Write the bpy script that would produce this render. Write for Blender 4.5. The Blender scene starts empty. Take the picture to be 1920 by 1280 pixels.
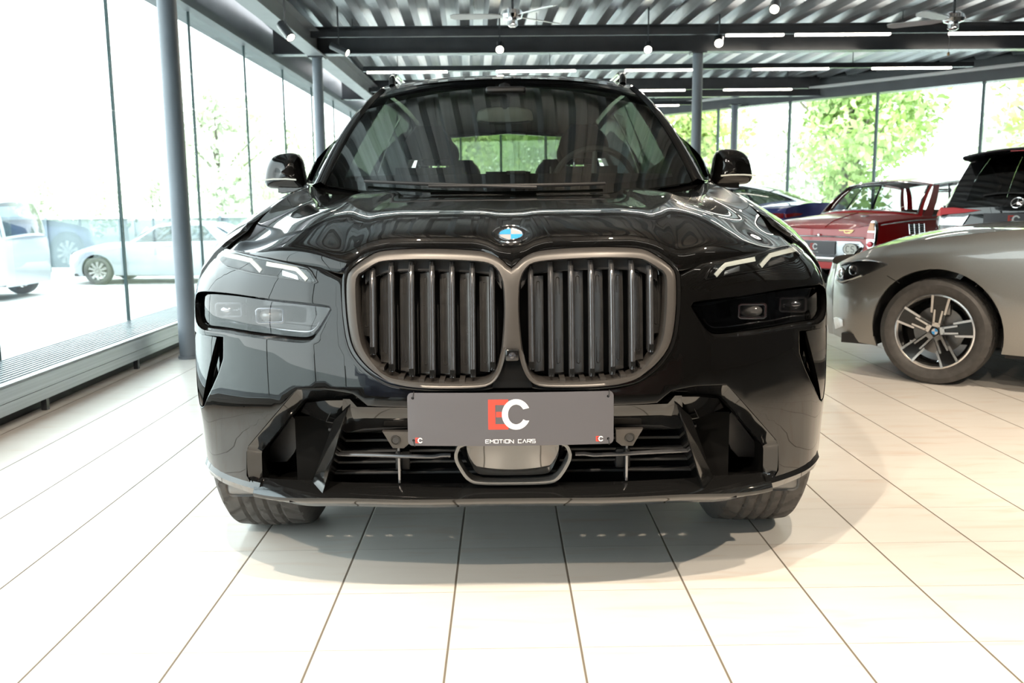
import bpy, bmesh, math, random
from mathutils import Vector, Matrix, geometry, noise
C = bpy.context.scene
COL = C.collection
PI = math.pi
R = math.radians

# ------------------------------------------------------------------ camera
FPX, PITCH, ROLL, CAM_H = 1685.0, 0.1516, -0.0095, 1.095
_cp, _sp, _cr, _sr = math.cos(PITCH), math.sin(PITCH), math.cos(ROLL), math.sin(ROLL)
_D = Vector((0, _cp, -_sp))
_R0, _U0 = Vector((1, 0, 0)), Vector((0, _sp, _cp))
_R = _R0 * _cr + _U0 * _sr
_U = _U0 * _cr - _R0 * _sr
_O = Vector((0, 0, CAM_H))
cd = bpy.data.cameras.new('camera')
cam = bpy.data.objects.new('camera', cd)
COL.objects.link(cam)
cd.sensor_width = 36.0
cd.lens = 36.0 * FPX / 1920.0
cd.clip_start, cd.clip_end = 0.05, 500
cd.dof.use_dof = True
cd.dof.focus_distance = 2.45
cd.dof.aperture_fstop = 6.5
_m = Matrix((_R, _U, -_D)).transposed().to_4x4()
_m.translation = _O
cam.matrix_world = _m
C.camera = cam

def ray(px, py):
    return _D + _R * ((px - 960) / FPX) + _U * ((640 - py) / FPX)
def at(px, py, Y):
    r = ray(px, py)
    return _O + r * (Y / r.y)
def atz(px, py, z):
    r = ray(px, py)
    return _O + r * ((z - CAM_H) / r.z)

# ------------------------------------------------------------------ render look, sky
C.view_settings.view_transform = 'Standard'
C.view_settings.look = 'None'
C.view_settings.exposure = 0.0
C.view_settings.gamma = 1.0
C.view_settings.use_curve_mapping = False
C.cycles.use_denoising = True
C.cycles.max_bounces = 10
C.cycles.transparent_max_bounces = 24
C.cycles.caustics_reflective = False
C.cycles.caustics_refractive = False
C.cycles.sample_clamp_indirect = 8.0
w = bpy.data.worlds.new('overcast_sky')
C.world = w
w.use_nodes = True
nt = w.node_tree
bg = nt.nodes['Background']
tc = nt.nodes.new('ShaderNodeTexCoord')
sp_ = nt.nodes.new('ShaderNodeSeparateXYZ')
rmp = nt.nodes.new('ShaderNodeValToRGB')
nt.links.new(tc.outputs['Generated'], sp_.inputs[0])
nt.links.new(sp_.outputs['Z'], rmp.inputs[0])
nt.links.new(rmp.outputs[0], bg.inputs[0])
rmp.color_ramp.elements[0].color = (1.0, 1.0, 1.0, 1)
rmp.color_ramp.elements[1].color = (0.80, 0.92, 1.0, 1)
bg.inputs[1].default_value = 6.2

def add_spot(name, loc, target, power, size=70, blend=0.3, color=(1.0, 0.84, 0.66), radius=0.03):
    l = bpy.data.lights.new(name, 'SPOT')
    l.energy, l.spot_size, l.spot_blend, l.color, l.shadow_soft_size = power, R(size), blend, color, radius
    o = bpy.data.objects.new(name, l)
    COL.objects.link(o)
    o.location = loc
    o.rotation_euler = (Vector(target) - Vector(loc)).to_track_quat('-Z', 'Y').to_euler()
    return o

# ------------------------------------------------------------------ materials
def mat(name, col=(0.5, 0.5, 0.5), rough=0.5, metal=0.0, spec=0.5, coat=0.0, coat_rough=0.02, emit=None, estr=1.0, alpha=None):
    m = bpy.data.materials.new(name)
    m.use_nodes = True
    b = m.node_tree.nodes['Principled BSDF']
    b.inputs['Base Color'].default_value = (*col, 1)
    b.inputs['Roughness'].default_value = rough
    b.inputs['Metallic'].default_value = metal
    b.inputs['Specular IOR Level'].default_value = spec
    b.inputs['Coat Weight'].default_value = coat
    b.inputs['Coat Roughness'].default_value = coat_rough
    if emit:
        b.inputs['Emission Color'].default_value = (*emit, 1)
        b.inputs['Emission Strength'].default_value = estr
    return m

def noisy(m, scale=6.0, amount=0.15, rough_amount=0.0, stretch=(1, 1, 1), bump=0.0, bump_scale=None, detail=4):
    """break a flat colour up with object-space noise (and optional bump)"""
    t = m.node_tree
    b = t.nodes['Principled BSDF']
    col = tuple(b.inputs['Base Color'].default_value)
    co = t.nodes.new('ShaderNodeTexCoord')
    mp = t.nodes.new('ShaderNodeMapping')
    mp.inputs['Scale'].default_value = stretch
    n = t.nodes.new('ShaderNodeTexNoise')
    n.inputs['Scale'].default_value = scale
    n.inputs['Detail'].default_value = detail
    t.links.new(co.outputs['Object'], mp.inputs[0])
    t.links.new(mp.outputs[0], n.inputs['Vector'])
    r = t.nodes.new('ShaderNodeValToRGB')
    r.color_ramp.elements[0].position, r.color_ramp.elements[1].position = 0.3, 0.7
    r.color_ramp.elements[0].color = tuple(max(0, c * (1 - amount)) for c in col[:3]) + (1,)
    r.color_ramp.elements[1].color = tuple(min(1, c * (1 + amount)) for c in col[:3]) + (1,)
    t.links.new(n.outputs['Fac'], r.inputs[0])
    t.links.new(r.outputs[0], b.inputs['Base Color'])
    if rough_amount:
        mr = t.nodes.new('ShaderNodeMapRange')
        rv = b.inputs['Roughness'].default_value
        mr.inputs['To Min'].default_value = max(0, rv - rough_amount)
        mr.inputs['To Max'].default_value = min(1, rv + rough_amount)
        t.links.new(n.outputs['Fac'], mr.inputs[0])
        t.links.new(mr.outputs[0], b.inputs['Roughness'])
    if bump:
        n2 = t.nodes.new('ShaderNodeTexNoise')
        n2.inputs['Scale'].default_value = bump_scale or scale * 8
        t.links.new(mp.outputs[0], n2.inputs['Vector'])
        bp = t.nodes.new('ShaderNodeBump')
        bp.inputs['Strength'].default_value = bump
        bp.inputs['Distance'].default_value = 0.01
        t.links.new(n2.outputs['Fac'], bp.inputs['Height'])
        t.links.new(bp.outputs[0], b.inputs['Normal'])
    return m

def glass_mat(name, tint=(0.93, 0.97, 0.95), refl=1.0, ior=1.5, rough=0.0):
    """thin architectural / vehicle glass: tinted see-through plus fresnel reflection"""
    m = bpy.data.materials.new(name)
    m.use_nodes = True
    t = m.node_tree
    t.nodes.clear()
    out = t.nodes.new('ShaderNodeOutputMaterial')
    mix = t.nodes.new('ShaderNodeMixShader')
    tr = t.nodes.new('ShaderNodeBsdfTransparent')
    gl = t.nodes.new('ShaderNodeBsdfGlossy')
    fr = t.nodes.new('ShaderNodeFresnel')
    mu = t.nodes.new('ShaderNodeMath')
    mu.operation = 'MULTIPLY'
    mu.use_clamp = True
    mu.inputs[1].default_value = refl
    fr.inputs['IOR'].default_value = ior
    tr.inputs[0].default_value = (*tint, 1)
    gl.inputs['Roughness'].default_value = rough
    t.links.new(fr.outputs[0], mu.inputs[0])
    t.links.new(mu.outputs[0], mix.inputs[0])
    t.links.new(tr.outputs[0], mix.inputs[1])
    t.links.new(gl.outputs[0], mix.inputs[2])
    t.links.new(mix.outputs[0], out.inputs[0])
    return m

# ------------------------------------------------------------------ mesh helpers
def link_mesh(name, verts, faces, m, parent=None, smooth=True, sharp=35, loc=None, rotz=None, recalc=True):
    me = bpy.data.meshes.new(name)
    me.from_pydata([tuple(v) for v in verts], [], faces)
    if recalc:
        bm = bmesh.new()
        bm.from_mesh(me)
        bmesh.ops.remove_doubles(bm, verts=bm.verts, dist=1e-5)
        bmesh.ops.recalc_face_normals(bm, faces=bm.faces)
        bm.to_mesh(me)
        bm.free()
    me.validate()
    if smooth:
        me.polygons.foreach_set('use_smooth', [True] * len(me.polygons))
        me.set_sharp_from_angle(angle=R(sharp))
    for mm in (m if isinstance(m, (list, tuple)) else [m]):
        me.materials.append(mm)
    o = bpy.data.objects.new(name, me)
    COL.objects.link(o)
    if parent:
        o.parent = parent
    if loc:
        o.location = loc
    if rotz is not None:
        o.rotation_euler.z = rotz
    return o

class MB:
    def __init__(self):
        self.v, self.f = [], []
    def add(self, vs, fs):
        k = len(self.v)
        self.v += [Vector(p) for p in vs]
        self.f += [tuple(i + k for i in f) for f in fs]
        return self
    def box(self, a, b, M=None):
        (x0, y0, z0), (x1, y1, z1) = a, b
        vs = [(x0, y0, z0), (x1, y0, z0), (x1, y1, z0), (x0, y1, z0), (x0, y0, z1), (x1, y0, z1), (x1, y1, z1), (x0, y1, z1)]
        vs = [Vector(p) for p in vs]
        if M:
            vs = [M @ p for p in vs]
        return self.add(vs, [(0, 3, 2, 1), (4, 5, 6, 7), (0, 1, 5, 4), (1, 2, 6, 5), (2, 3, 7, 6), (3, 0, 4, 7)])
    def rbox(self, a, b, r=0.01, M=None):
        """box with all its edges chamfered"""
        bm = bmesh.new()
        (x0, y0, z0), (x1, y1, z1) = a, b
        vs = [bm.verts.new(p) for p in [(x0, y0, z0), (x1, y0, z0), (x1, y1, z0), (x0, y1, z0), (x0, y0, z1), (x1, y0, z1), (x1, y1, z1), (x0, y1, z1)]]
        for f in [(0, 3, 2, 1), (4, 5, 6, 7), (0, 1, 5, 4), (1, 2, 6, 5), (2, 3, 7, 6), (3, 0, 4, 7)]:
            bm.faces.new([vs[i] for i in f])
        bmesh.ops.bevel(bm, geom=bm.edges[:], offset=r, segments=3, affect='EDGES', profile=0.5)
        bm.verts.index_update()
        pts = [v.co.copy() for v in bm.verts]
        fs = [tuple(v.index for v in f.verts) for f in bm.faces]
        bm.free()
        if M:
            pts = [M @ p for p in pts]
        return self.add(pts, fs)
    def tube(self, path, r, n=10, caps=True, closed=False, flat=1.0, up=None):
        path = [Vector(p) for p in path]
        N = len(path)
        rr = r if isinstance(r, (list, tuple)) else [r] * N
        vs, fs = [], []
        prev = None
        for i, p in enumerate(path):
            a = path[(i - 1) % N] if (i > 0 or closed) else p
            b = path[(i + 1) % N] if (i < N - 1 or closed) else p
            t = (b - a).normalized()
            ref = Vector(up) if up else (prev or (Vector((0, 0, 1)) if abs(t.z) < 0.9 else Vector((1, 0, 0))))
            s = t.cross(ref)
            if s.length < 1e-5:
                s = t.cross(Vector((0, 1, 0)))
            s.normalize()
            q = s.cross(t).normalized()
            prev = q
            for k in range(n):
                an = 2 * PI * k / n
                vs.append(p + (s * math.cos(an) + q * math.sin(an) * flat) * rr[i])
        M_ = N if closed else N - 1
        for i in range(M_):
            for k in range(n):
                j, kk = (i + 1) % N, (k + 1) % n
                fs.append((i * n + k, i * n + kk, j * n + kk, j * n + k))
        if caps and not closed:
            fs.append(tuple(reversed(range(n))))
            fs.append(tuple((N - 1) * n + k for k in range(n)))
        return self.add(vs, fs)
    def cyl(self, a, b, r, n=20, r2=None):
        return self.tube([a, b], [r, r if r2 is None else r2], n)
    def lathe(self, prof, n=32, M=None, closed=False, caps=True):
        """prof = [(radius, height)] turned about local z"""
        vs, fs = [], []
        for (r, h) in prof:
            for k in range(n):
                a = 2 * PI * k / n
                vs.append(Vector((r * math.cos(a), r * math.sin(a), h)))
        if M:
            vs = [M @ p for p in vs]
        m = len(prof)
        for i in range(m if closed else m - 1):
            for k in range(n):
                j, kk = (i + 1) % m, (k + 1) % n
                fs.append((i * n + k, i * n + kk, j * n + kk, j * n + k))
        if not closed and caps:
            if prof[0][0] > 1e-4:
                fs.append(tuple(reversed(range(n))))
            if prof[-1][0] > 1e-4:
                fs.append(tuple((m - 1) * n + k for k in range(n)))
        return self.add(vs, fs)
    def grid(self, rows, closed_u=False, closed_v=False):
        """rows of equal length of points"""
        nu, nv = len(rows), len(rows[0])
        fs = []
        for i in range(nu if closed_u else nu - 1):
            for j in range(nv if closed_v else nv - 1):
                a, b = (i + 1) % nu, (j + 1) % nv
                fs.append((i * nv + j, i * nv + b, a * nv + b, a * nv + j))
        return self.add([p for r in rows for p in r], fs)
    def prism(self, pts, off):
        """closed polygon (3D points) extruded by the vector off"""
        n = len(pts)
        off = Vector(off)
        vs = [Vector(p) for p in pts] + [Vector(p) + off for p in pts]
        fs = [tuple(reversed(range(n))), tuple(range(n, 2 * n))]
        for i in range(n):
            j = (i + 1) % n
            fs.append((i, j, n + j, n + i))
        return self.add(vs, fs)
    def xform(self, M):
        self.v = [M @ p for p in self.v]
        return self
    def mirror_x(self):
        k = len(self.v)
        self.v += [Vector((-p.x, p.y, p.z)) for p in self.v]
        self.f += [tuple(reversed([i + k for i in f])) for f in self.f]
        return self
    def build(self, name, m, parent=None, **kw):
        return link_mesh(name, self.v, self.f, m, parent, **kw)

def thing(name, label, cat, loc=(0, 0, 0), rotz=0.0, group=None):
    o = bpy.data.objects.new(name, None)
    o.empty_display_size = 0.2
    COL.objects.link(o)
    o.location = loc
    o.rotation_euler = (0, 0, rotz)
    return tag(o, label, cat, group)
def tag(o, label, cat=None, group=None, kind=None):
    o['label'] = label
    if cat: o['category'] = cat
    if group: o['group'] = group
    if kind: o['kind'] = kind
    return o
def struct(o, label=None):
    o['kind'] = 'structure'
    if label: o['label'] = label
    return o

def lerp(a, b, t): return a + (b - a) * t
def smooth01(t):
    t = max(0.0, min(1.0, t))
    return t * t * (3 - 2 * t)
def pw(x, pts):
    """smooth (monotone cubic) interpolation through sorted (x, y) points"""
    if x <= pts[0][0]: return pts[0][1]
    if x >= pts[-1][0]: return pts[-1][1]
    n = len(pts)
    for i in range(n - 1):
        if x <= pts[i + 1][0]: break
    def d(k): return (pts[k + 1][1] - pts[k][1]) / (pts[k + 1][0] - pts[k][0])
    def m(k):
        if k == 0: return d(0)
        if k == n - 1: return d(n - 2)
        a, b = d(k - 1), d(k)
        if a * b <= 0: return 0.0
        h0, h1 = pts[k][0] - pts[k - 1][0], pts[k + 1][0] - pts[k][0]
        w1, w2 = 2 * h1 + h0, h1 + 2 * h0
        return (w1 + w2) / (w1 / a + w2 / b)
    h = pts[i + 1][0] - pts[i][0]
    t = (x - pts[i][0]) / h
    return ((2 * t ** 3 - 3 * t * t + 1) * pts[i][1] + (t ** 3 - 2 * t * t + t) * h * m(i)
            + (-2 * t ** 3 + 3 * t * t) * pts[i + 1][1] + (t ** 3 - t * t) * h * m(i + 1))
def pl(x, pts):
    if x <= pts[0][0]: return pts[0][1]
    for (a, b), (c, d) in zip(pts, pts[1:]):
        if x <= c: return b + (d - b) * (x - a) / (c - a)
    return pts[-1][1]
def resample(pts, step=None, n=None, closed=False):
    P = [Vector(p) for p in pts]
    if closed: P = P + [P[0]]
    L = [0.0]
    for a, b in zip(P, P[1:]): L.append(L[-1] + (b - a).length)
    if n is None: n = max(2, int(math.ceil(L[-1] / step)) + (0 if closed else 1))
    out = []
    m = n if closed else n - 1
    for i in range(n):
        s = L[-1] * i / m
        k = 0
        while k < len(L) - 2 and L[k + 1] < s: k += 1
        t = (s - L[k]) / max(1e-9, L[k + 1] - L[k])
        out.append(P[k].lerp(P[k + 1], min(1, t)))
    return out
def chaikin(pts, it=2, closed=True, q=0.25):
    P = [Vector(p) for p in pts]
    for _ in range(it):
        o = []
        n = len(P)
        if not closed: o.append(P[0])
        for i in range(n if closed else n - 1):
            a, b = P[i], P[(i + 1) % n]
            o += [a.lerp(b, q), a.lerp(b, 1 - q)]
        if not closed: o.append(P[-1])
        P = o
    return P
def spline(pts, per=6, closed=False):
    """Catmull-Rom through the points"""
    P = [Vector(p) for p in pts]
    n = len(P)
    out = []
    for i in range(n if closed else n - 1):
        p1, p2 = P[i], P[(i + 1) % n]
        p0 = P[i - 1] if (i > 0 or closed) else p1 + (p1 - p2)
        p3 = P[(i + 2) % n] if (i + 2 < n or closed) else p2 + (p2 - p1)
        for k in range(per):
            t = k / per
            out.append(0.5 * ((2 * p1) + (p2 - p0) * t + (2 * p0 - 5 * p1 + 4 * p2 - p3) * t * t + (3 * p1 - p0 - 3 * p2 + p3) * t ** 3))
    if not closed: out.append(P[-1])
    return out
def poly_area(p): return 0.5 * sum(p[i].x * p[(i + 1) % len(p)].y - p[(i + 1) % len(p)].x * p[i].y for i in range(len(p)))
def inset2(p, d):
    """move a closed 2D outline inwards by d (outwards when negative)"""
    n = len(p)
    s = 1 if poly_area(p) > 0 else -1
    out = []
    for i in range(n):
        a, b, c = p[i - 1], p[i], p[(i + 1) % n]
        t1, t2 = (b - a), (c - b)
        if t1.length < 1e-9 or t2.length < 1e-9: out.append(b.copy()); continue
        n1 = Vector((-t1.y, t1.x)).normalized() * s
        n2 = Vector((-t2.y, t2.x)).normalized() * s
        m = n1 + n2
        if m.length < 1e-6: m = n1
        m.normalize()
        out.append(b + m * (d / max(0.5, m.dot(n1))))
    return out
def in_poly(x, y, p):
    r = False
    n = len(p)
    j = n - 1
    for i in range(n):
        if ((p[i].y > y) != (p[j].y > y)) and (x < (p[j].x - p[i].x) * (y - p[i].y) / (p[j].y - p[i].y + 1e-12) + p[i].x): r = not r
        j = i
    return r
def panel_mb(outer, holes, fn, step=0.03, b=0.003, t=0.015, gx=None, gy=None):
    """a sheet of real thickness: 2D outline with holes, put on a surface by fn(a, b, depth) -> point, its edges rolled over by b and turned back by t"""
    def dense(l):
        l = [Vector((p[0], p[1])) for p in l]
        o = []
        for i, p in enumerate(l):
            q = l[(i + 1) % len(l)]
            k = max(1, int(math.ceil((q - p).length / (step * 1.6))))
            o += [p.lerp(q, j / k) for j in range(k)]
        return o
    outer = dense(outer)
    holes = [dense(h) for h in holes]
    if poly_area(outer) < 0: outer.reverse()
    for h in holes:
        if poly_area(h) > 0: h.reverse()
    loops = [outer] + holes
    front = [inset2(outer, b)] + [inset2(h, -b) for h in holes]
    pts, edges = [], []
    for l in front:
        k = len(pts)
        pts += l
        edges += [(k + i, k + (i + 1) % len(l)) for i in range(len(l))]
    x0, x1 = min(p.x for p in outer), max(p.x for p in outer)
    y0, y1 = min(p.y for p in outer), max(p.y for p in outer)
    inner = [inset2(outer, b + step * 0.35)] + [inset2(h, -b - step * 0.35) for h in holes]
    xs = gx or [x0 + (x1 - x0) * i / max(1, round((x1 - x0) / step)) for i in range(round((x1 - x0) / step) + 1)]
    ys = gy or [y0 + (y1 - y0) * i / max(1, round((y1 - y0) / step)) for i in range(round((y1 - y0) / step) + 1)]
    for x in xs:
        for y in ys:
            if in_poly(x, y, inner[0]) and not any(in_poly(x, y, h) for h in inner[1:]):
                pts.append(Vector((x, y)))
    nb = sum(len(l) for l in front)
    vo, eo, fo, ov, oe, of = geometry.delaunay_2d_cdt(pts, edges, [], 0, 1e-6)
    mb = MB()
    keep = []
    hole_in = [inset2(h, 1e-4) for h in front[1:]]
    for f in fo:
        cx = sum(vo[i].x for i in f) / len(f)
        cy = sum(vo[i].y for i in f) / len(f)
        if in_poly(cx, cy, front[0]) and not any(in_poly(cx, cy, h) for h in front[1:]):
            keep.append(tuple(f))
    mb.add([fn(p.x, p.y, 0.0) for p in vo], keep)
    for l, fr in zip(loops, front):
        n = len(l)
        k = len(mb.v)
        mb.v += [Vector(fn(p.x, p.y, 0.0)) for p in fr]
        mb.v += [Vector(fn(p.x * 0.7 + q.x * 0.3, p.y * 0.7 + q.y * 0.3, b * 0.1)) for p, q in zip(l, fr)]
        mb.v += [Vector(fn(p.x, p.y, b)) for p in l]
        mb.v += [Vector(fn(p.x, p.y, t)) for p in l]
        for r_ in range(3):
            for i in range(n):
                j = (i + 1) % n
                mb.f.append((k + r_ * n + i, k + r_ * n + j, k + (r_ + 1) * n + j, k + (r_ + 1) * n + i))
    return mb
def text_mb(s, size, fn, align='CENTER', depth=0.0, bold=0.0):
    """lettering as mesh: built in a plane (x right, y up), then put in place by fn(x, y, z)"""
    cu = bpy.data.curves.new('lettering', 'FONT')
    cu.body, cu.size, cu.align_x, cu.align_y = s, size, align, 'CENTER'
    cu.extrude, cu.offset = depth, bold
    ob = bpy.data.objects.new('lettering', cu)
    COL.objects.link(ob)
    dg = bpy.context.evaluated_depsgraph_get()
    me = bpy.data.meshes.new_from_object(ob.evaluated_get(dg))
    mb = MB().add([fn(v.co.x, v.co.y, v.co.z) for v in me.vertices], [tuple(p.vertices) for p in me.polygons])
    bpy.data.objects.remove(ob)
    bpy.data.meshes.remove(me)
    return mb
def stroke_mb(strokes, wid, fn, thick=0.0006):
    """flat lettering drawn as mitred strokes in the plane"""
    mb = MB()
    for s in strokes:
        P = [Vector(p) for p in s]
        n = len(P)
        closed = (P[0] - P[-1]).length < 1e-6 and n > 2
        if closed: P = P[:-1]; n -= 1
        L, Rr = [], []
        for i in range(n):
            a = P[i - 1] if (i > 0 or closed) else None
            c = P[(i + 1) % n] if (i < n - 1 or closed) else None
            ns = []
            for u, v in ((a, P[i]), (P[i], c)):
                if u is not None and v is not None:
                    t = (v - u).normalized()
                    ns.append(Vector((-t.y, t.x)))
            m = ns[0] if len(ns) == 1 else (ns[0] + ns[1]).normalized()
            k = wid / 2 / max(0.4, m.dot(ns[0]))
            L.append(P[i] + m * k)
            Rr.append(P[i] - m * k)
        vs = [fn(p.x, p.y, thick) for p in L] + [fn(p.x, p.y, thick) for p in Rr] + [fn(p.x, p.y, 0) for p in L] + [fn(p.x, p.y, 0) for p in Rr]
        fs = []
        for i in range(n if closed else n - 1):
            j = (i + 1) % n
            fs += [(i, j, n + j, n + i), (i, 2 * n + i, 2 * n + j, j), (n + i, n + j, 3 * n + j, 3 * n + i)]
        mb.add(vs, fs)
    return mb
# ------------------------------------------------------------------ shared materials
YAW = 0.0096                                     # the hall stands turned by this much
def rw(x, y, z=0.0):                             # hall coordinates -> world
    return Vector((x * math.cos(YAW) - y * math.sin(YAW), x * math.sin(YAW) + y * math.cos(YAW), z))
M_steel = noisy(mat('dark_painted_steel', (0.040, 0.044, 0.050), 0.26, 0.0, 0.6), 3, 0.15)
M_column = noisy(mat('grey_painted_column', (0.16, 0.185, 0.215), 0.42, 0.0, 0.5), 3, 0.1)
M_alu = noisy(mat('brushed_aluminium', (0.40, 0.42, 0.44), 0.34, 0.85), 4, 0.12, stretch=(1, 0.06, 14))
M_black = mat('matt_black', (0.012, 0.012, 0.013), 0.6)
M_seal = mat('dark_glazing_seal', (0.05, 0.095, 0.10), 0.4)
M_white = mat('white_enamel', (0.8, 0.8, 0.78), 0.35)
M_chrome = mat('chrome', (0.75, 0.75, 0.76), 0.08, 1.0)
M_led = mat('led_diffuser', (1, 1, 1), 0.4, emit=(1.0, 0.93, 0.82), estr=14.0)
M_lamp = mat('lamp_glow', (1, 1, 1), 0.4, emit=(1.0, 0.86, 0.62), estr=60.0)
M_lamp_soft = mat('lamp_glow_soft', (1, 1, 1), 0.4, emit=(1.0, 0.90, 0.74), estr=9.0)
M_pane = glass_mat('clear_window_glass', (0.93, 0.985, 0.98), 0.30, 1.4)

def tile_material():
    m = mat('cream_floor_tiles', (0.8, 0.76, 0.7), 0.3, 0.0, 0.4)
    t = m.node_tree
    L = t.links.new
    b = t.nodes['Principled BSDF']
    co = t.nodes.new('ShaderNodeTexCoord')
    sx = t.nodes.new('ShaderNodeSeparateXYZ')
    L(co.outputs['Object'], sx.inputs[0])
    S = 0.332
    def M(op, a, c=None, clamp=False):
        n = t.nodes.new('ShaderNodeMath')
        n.operation = op
        n.use_clamp = clamp
        for i, v in enumerate((a, c)):
            if v is None: continue
            if isinstance(v, (int, float)): n.inputs[i].default_value = v
            else: L(v, n.inputs[i])
        return n.outputs[0]
    def axis(out, origin, half):
        v = M('DIVIDE', M('SUBTRACT', out, origin), S)
        fr = M('FRACT', v)
        d = M('MULTIPLY', M('MINIMUM', fr, M('SUBTRACT', 1.0, fr)), S)     # metres to the nearest joint
        mask = M('SUBTRACT', 1.0, M('DIVIDE', M('SUBTRACT', d, half * 0.6), half * 0.8, True), True)
        return v, mask
    vx, gx = axis(sx.outputs['X'], -0.1469, 0.0030)
    vy, gy = axis(sx.outputs['Y'], 3.098, 0.0016)
    gy2 = M('MULTIPLY', gy, 0.55)
    joint = M('MAXIMUM', gx, gy2)
    # each tile its own shade
    cb = t.nodes.new('ShaderNodeCombineXYZ')
    L(M('FLOOR', vx), cb.inputs[0]); L(M('FLOOR', vy), cb.inputs[1])
    wn = t.nodes.new('ShaderNodeTexWhiteNoise')
    L(cb.outputs[0], wn.inputs['Vector'])
    # soft streaks along the tile, shifted per tile
    mp = t.nodes.new('ShaderNodeMapping')
    mp.inputs['Scale'].default_value = (3.0, 15.0, 1.0)
    ad = t.nodes.new('ShaderNodeVectorMath')
    ad.operation = 'MULTIPLY_ADD'
    L(wn.outputs['Color'], ad.inputs[0]); ad.inputs[1].default_value = (7, 7, 7); L(co.outputs['Object'], ad.inputs[2])
    L(ad.outputs[0], mp.inputs[0])
    nz = t.nodes.new('ShaderNodeTexNoise')
    nz.inputs['Scale'].default_value = 1.0; nz.inputs['Detail'].default_value = 5; nz.inputs['Distortion'].default_value = 0.5
    L(mp.outputs[0], nz.inputs['Vector'])
    r1 = t.nodes.new('ShaderNodeValToRGB')
    e = r1.color_ramp.elements
    e[0].position, e[0].color = 0.26, (0.74, 0.645, 0.57, 1)
    e[1].position, e[1].color = 0.44, (0.77, 0.735, 0.685, 1)
    x = e.new(0.8); x.color = (0.80, 0.77, 0.725, 1)
    L(nz.outputs['Fac'], r1.inputs[0])
    hv = t.nodes.new('ShaderNodeHueSaturation')
    L(r1.outputs[0], hv.inputs['Color'])
    L(M('ADD', 0.97, M('MULTIPLY', wn.outputs['Value'], 0.05)), hv.inputs['Value'])
    mx = t.nodes.new('ShaderNodeMix')
    mx.data_type = 'RGBA'
    L(joint, mx.inputs['Factor'])
    L(hv.outputs[0], mx.inputs['A'])
    mx.inputs['B'].default_value = (0.16, 0.135, 0.105, 1)
    L(mx.outputs['Result'], b.inputs['Base Color'])
    bp = t.nodes.new('ShaderNodeBump')
    bp.inputs['Strength'].default_value = 0.5; bp.inputs['Distance'].default_value = 0.002
    L(M('SUBTRACT', 1.0, joint), bp.inputs['Height'])
    L(bp.outputs[0], b.inputs['Normal'])
    L(M('ADD', 0.27, M('MULTIPLY', joint, 0.5)), b.inputs['Roughness'])
    return m

# ------------------------------------------------------------------ the hall: floor, ceiling, walls
ZD = 3.30           # underside of the steel deck
ZB = 2.97           # underside of the cross beams
XG = -2.95          # window plane on the left
WA, WB = Vector((9.4, 12.55)), Vector((-2.95, 27.2))      # the slanting glass wall at the back right (hall coordinates, near end -> far end)
YR = -7.0           # rear wall, behind the camera
XR = 9.4
fl = MB().prism([(XG, YR, -0.12), (XR, YR, -0.12), (WA.x, WA.y, -0.12), (WB.x, WB.y, -0.12)], (0, 0, 0.12))
struct(fl.build('floor', tile_material(), rotz=YAW), 'cream streaked floor tiles with dark joints')

def deck():
    """trapezoidal steel sheet; its ribs run along the hall, slightly askew to it, and stop at the walls"""
    pitch, hgt, w_low, w_top = 0.34, 0.12, 0.12, 0.12
    k = -0.035
    mb = MB()
    wy = lambda x: WA.y + (x - WA.x) * (WB.y - WA.y) / (WB.x - WA.x)
    x = XG - 0.2
    while x < XR + 1.3:
        pr = [(x, 0), (x + w_low, 0), (x + w_low + 0.05, hgt), (x + w_low + 0.05 + w_top, hgt), (x + pitch, 0)]
        # hall x at depth y is px + k*y ; keep it between the left wall and the right one, and short of the slanting wall
        y_hi = min(27.2, (XG - 0.05 - x) / k) if k < 0 else 27.2
        m_ = (WB.y - WA.y) / (WB.x - WA.x)
        yw = (WA.y + (x - WA.x) * m_) / (1 - k * m_)
        y_hi = min(y_hi, yw + 0.25)
        y_lo = max(YR - .1, (XR + .1 - x) / k) if x > XR else YR - .1
        if y_hi > y_lo + .2:
            n = 12
            mb.grid([[(px + k * y, y, ZD + pz) for px, pz in pr] for y in [lerp(y_lo, y_hi, i / n) for i in range(n + 1)]])
        x += pitch
    return mb
def deck_material():
    m = mat('galvanised_steel_deck', (0.62, 0.63, 0.65), 0.30, 0.9)
    noisy(m, 5, 0.16, 0.06, stretch=(5, 0.04, 5), detail=2)
    return m
M_deck = deck_material()
ck = deck().build('ceiling', M_deck, rotz=YAW, smooth=False)
struct(ck, 'ribbed galvanised steel deck ceiling')

# solid walls that close the hall: rear and right
wl = MB().prism([(XG - 0.1, YR, 0), (XR, YR, 0), (XR, YR - 0.2, 0), (XG - 0.1, YR - 0.2, 0)], (0, 0, 3.4))
M_wall_dark = noisy(mat('dark_grey_plaster', (0.10, 0.10, 0.105), 0.7), 3, 0.1)
struct(wl.build('wall_rear', M_wall_dark, rotz=YAW, smooth=False))
wr = MB().prism([(XR, YR, 0), (XR + 0.2, YR, 0), (XR + 0.2, 12.7, 0), (XR, 12.55, 0)], (0, 0, 3.4))
struct(wr.build('wall_right', M_wall_dark, rotz=YAW, smooth=False))

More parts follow.
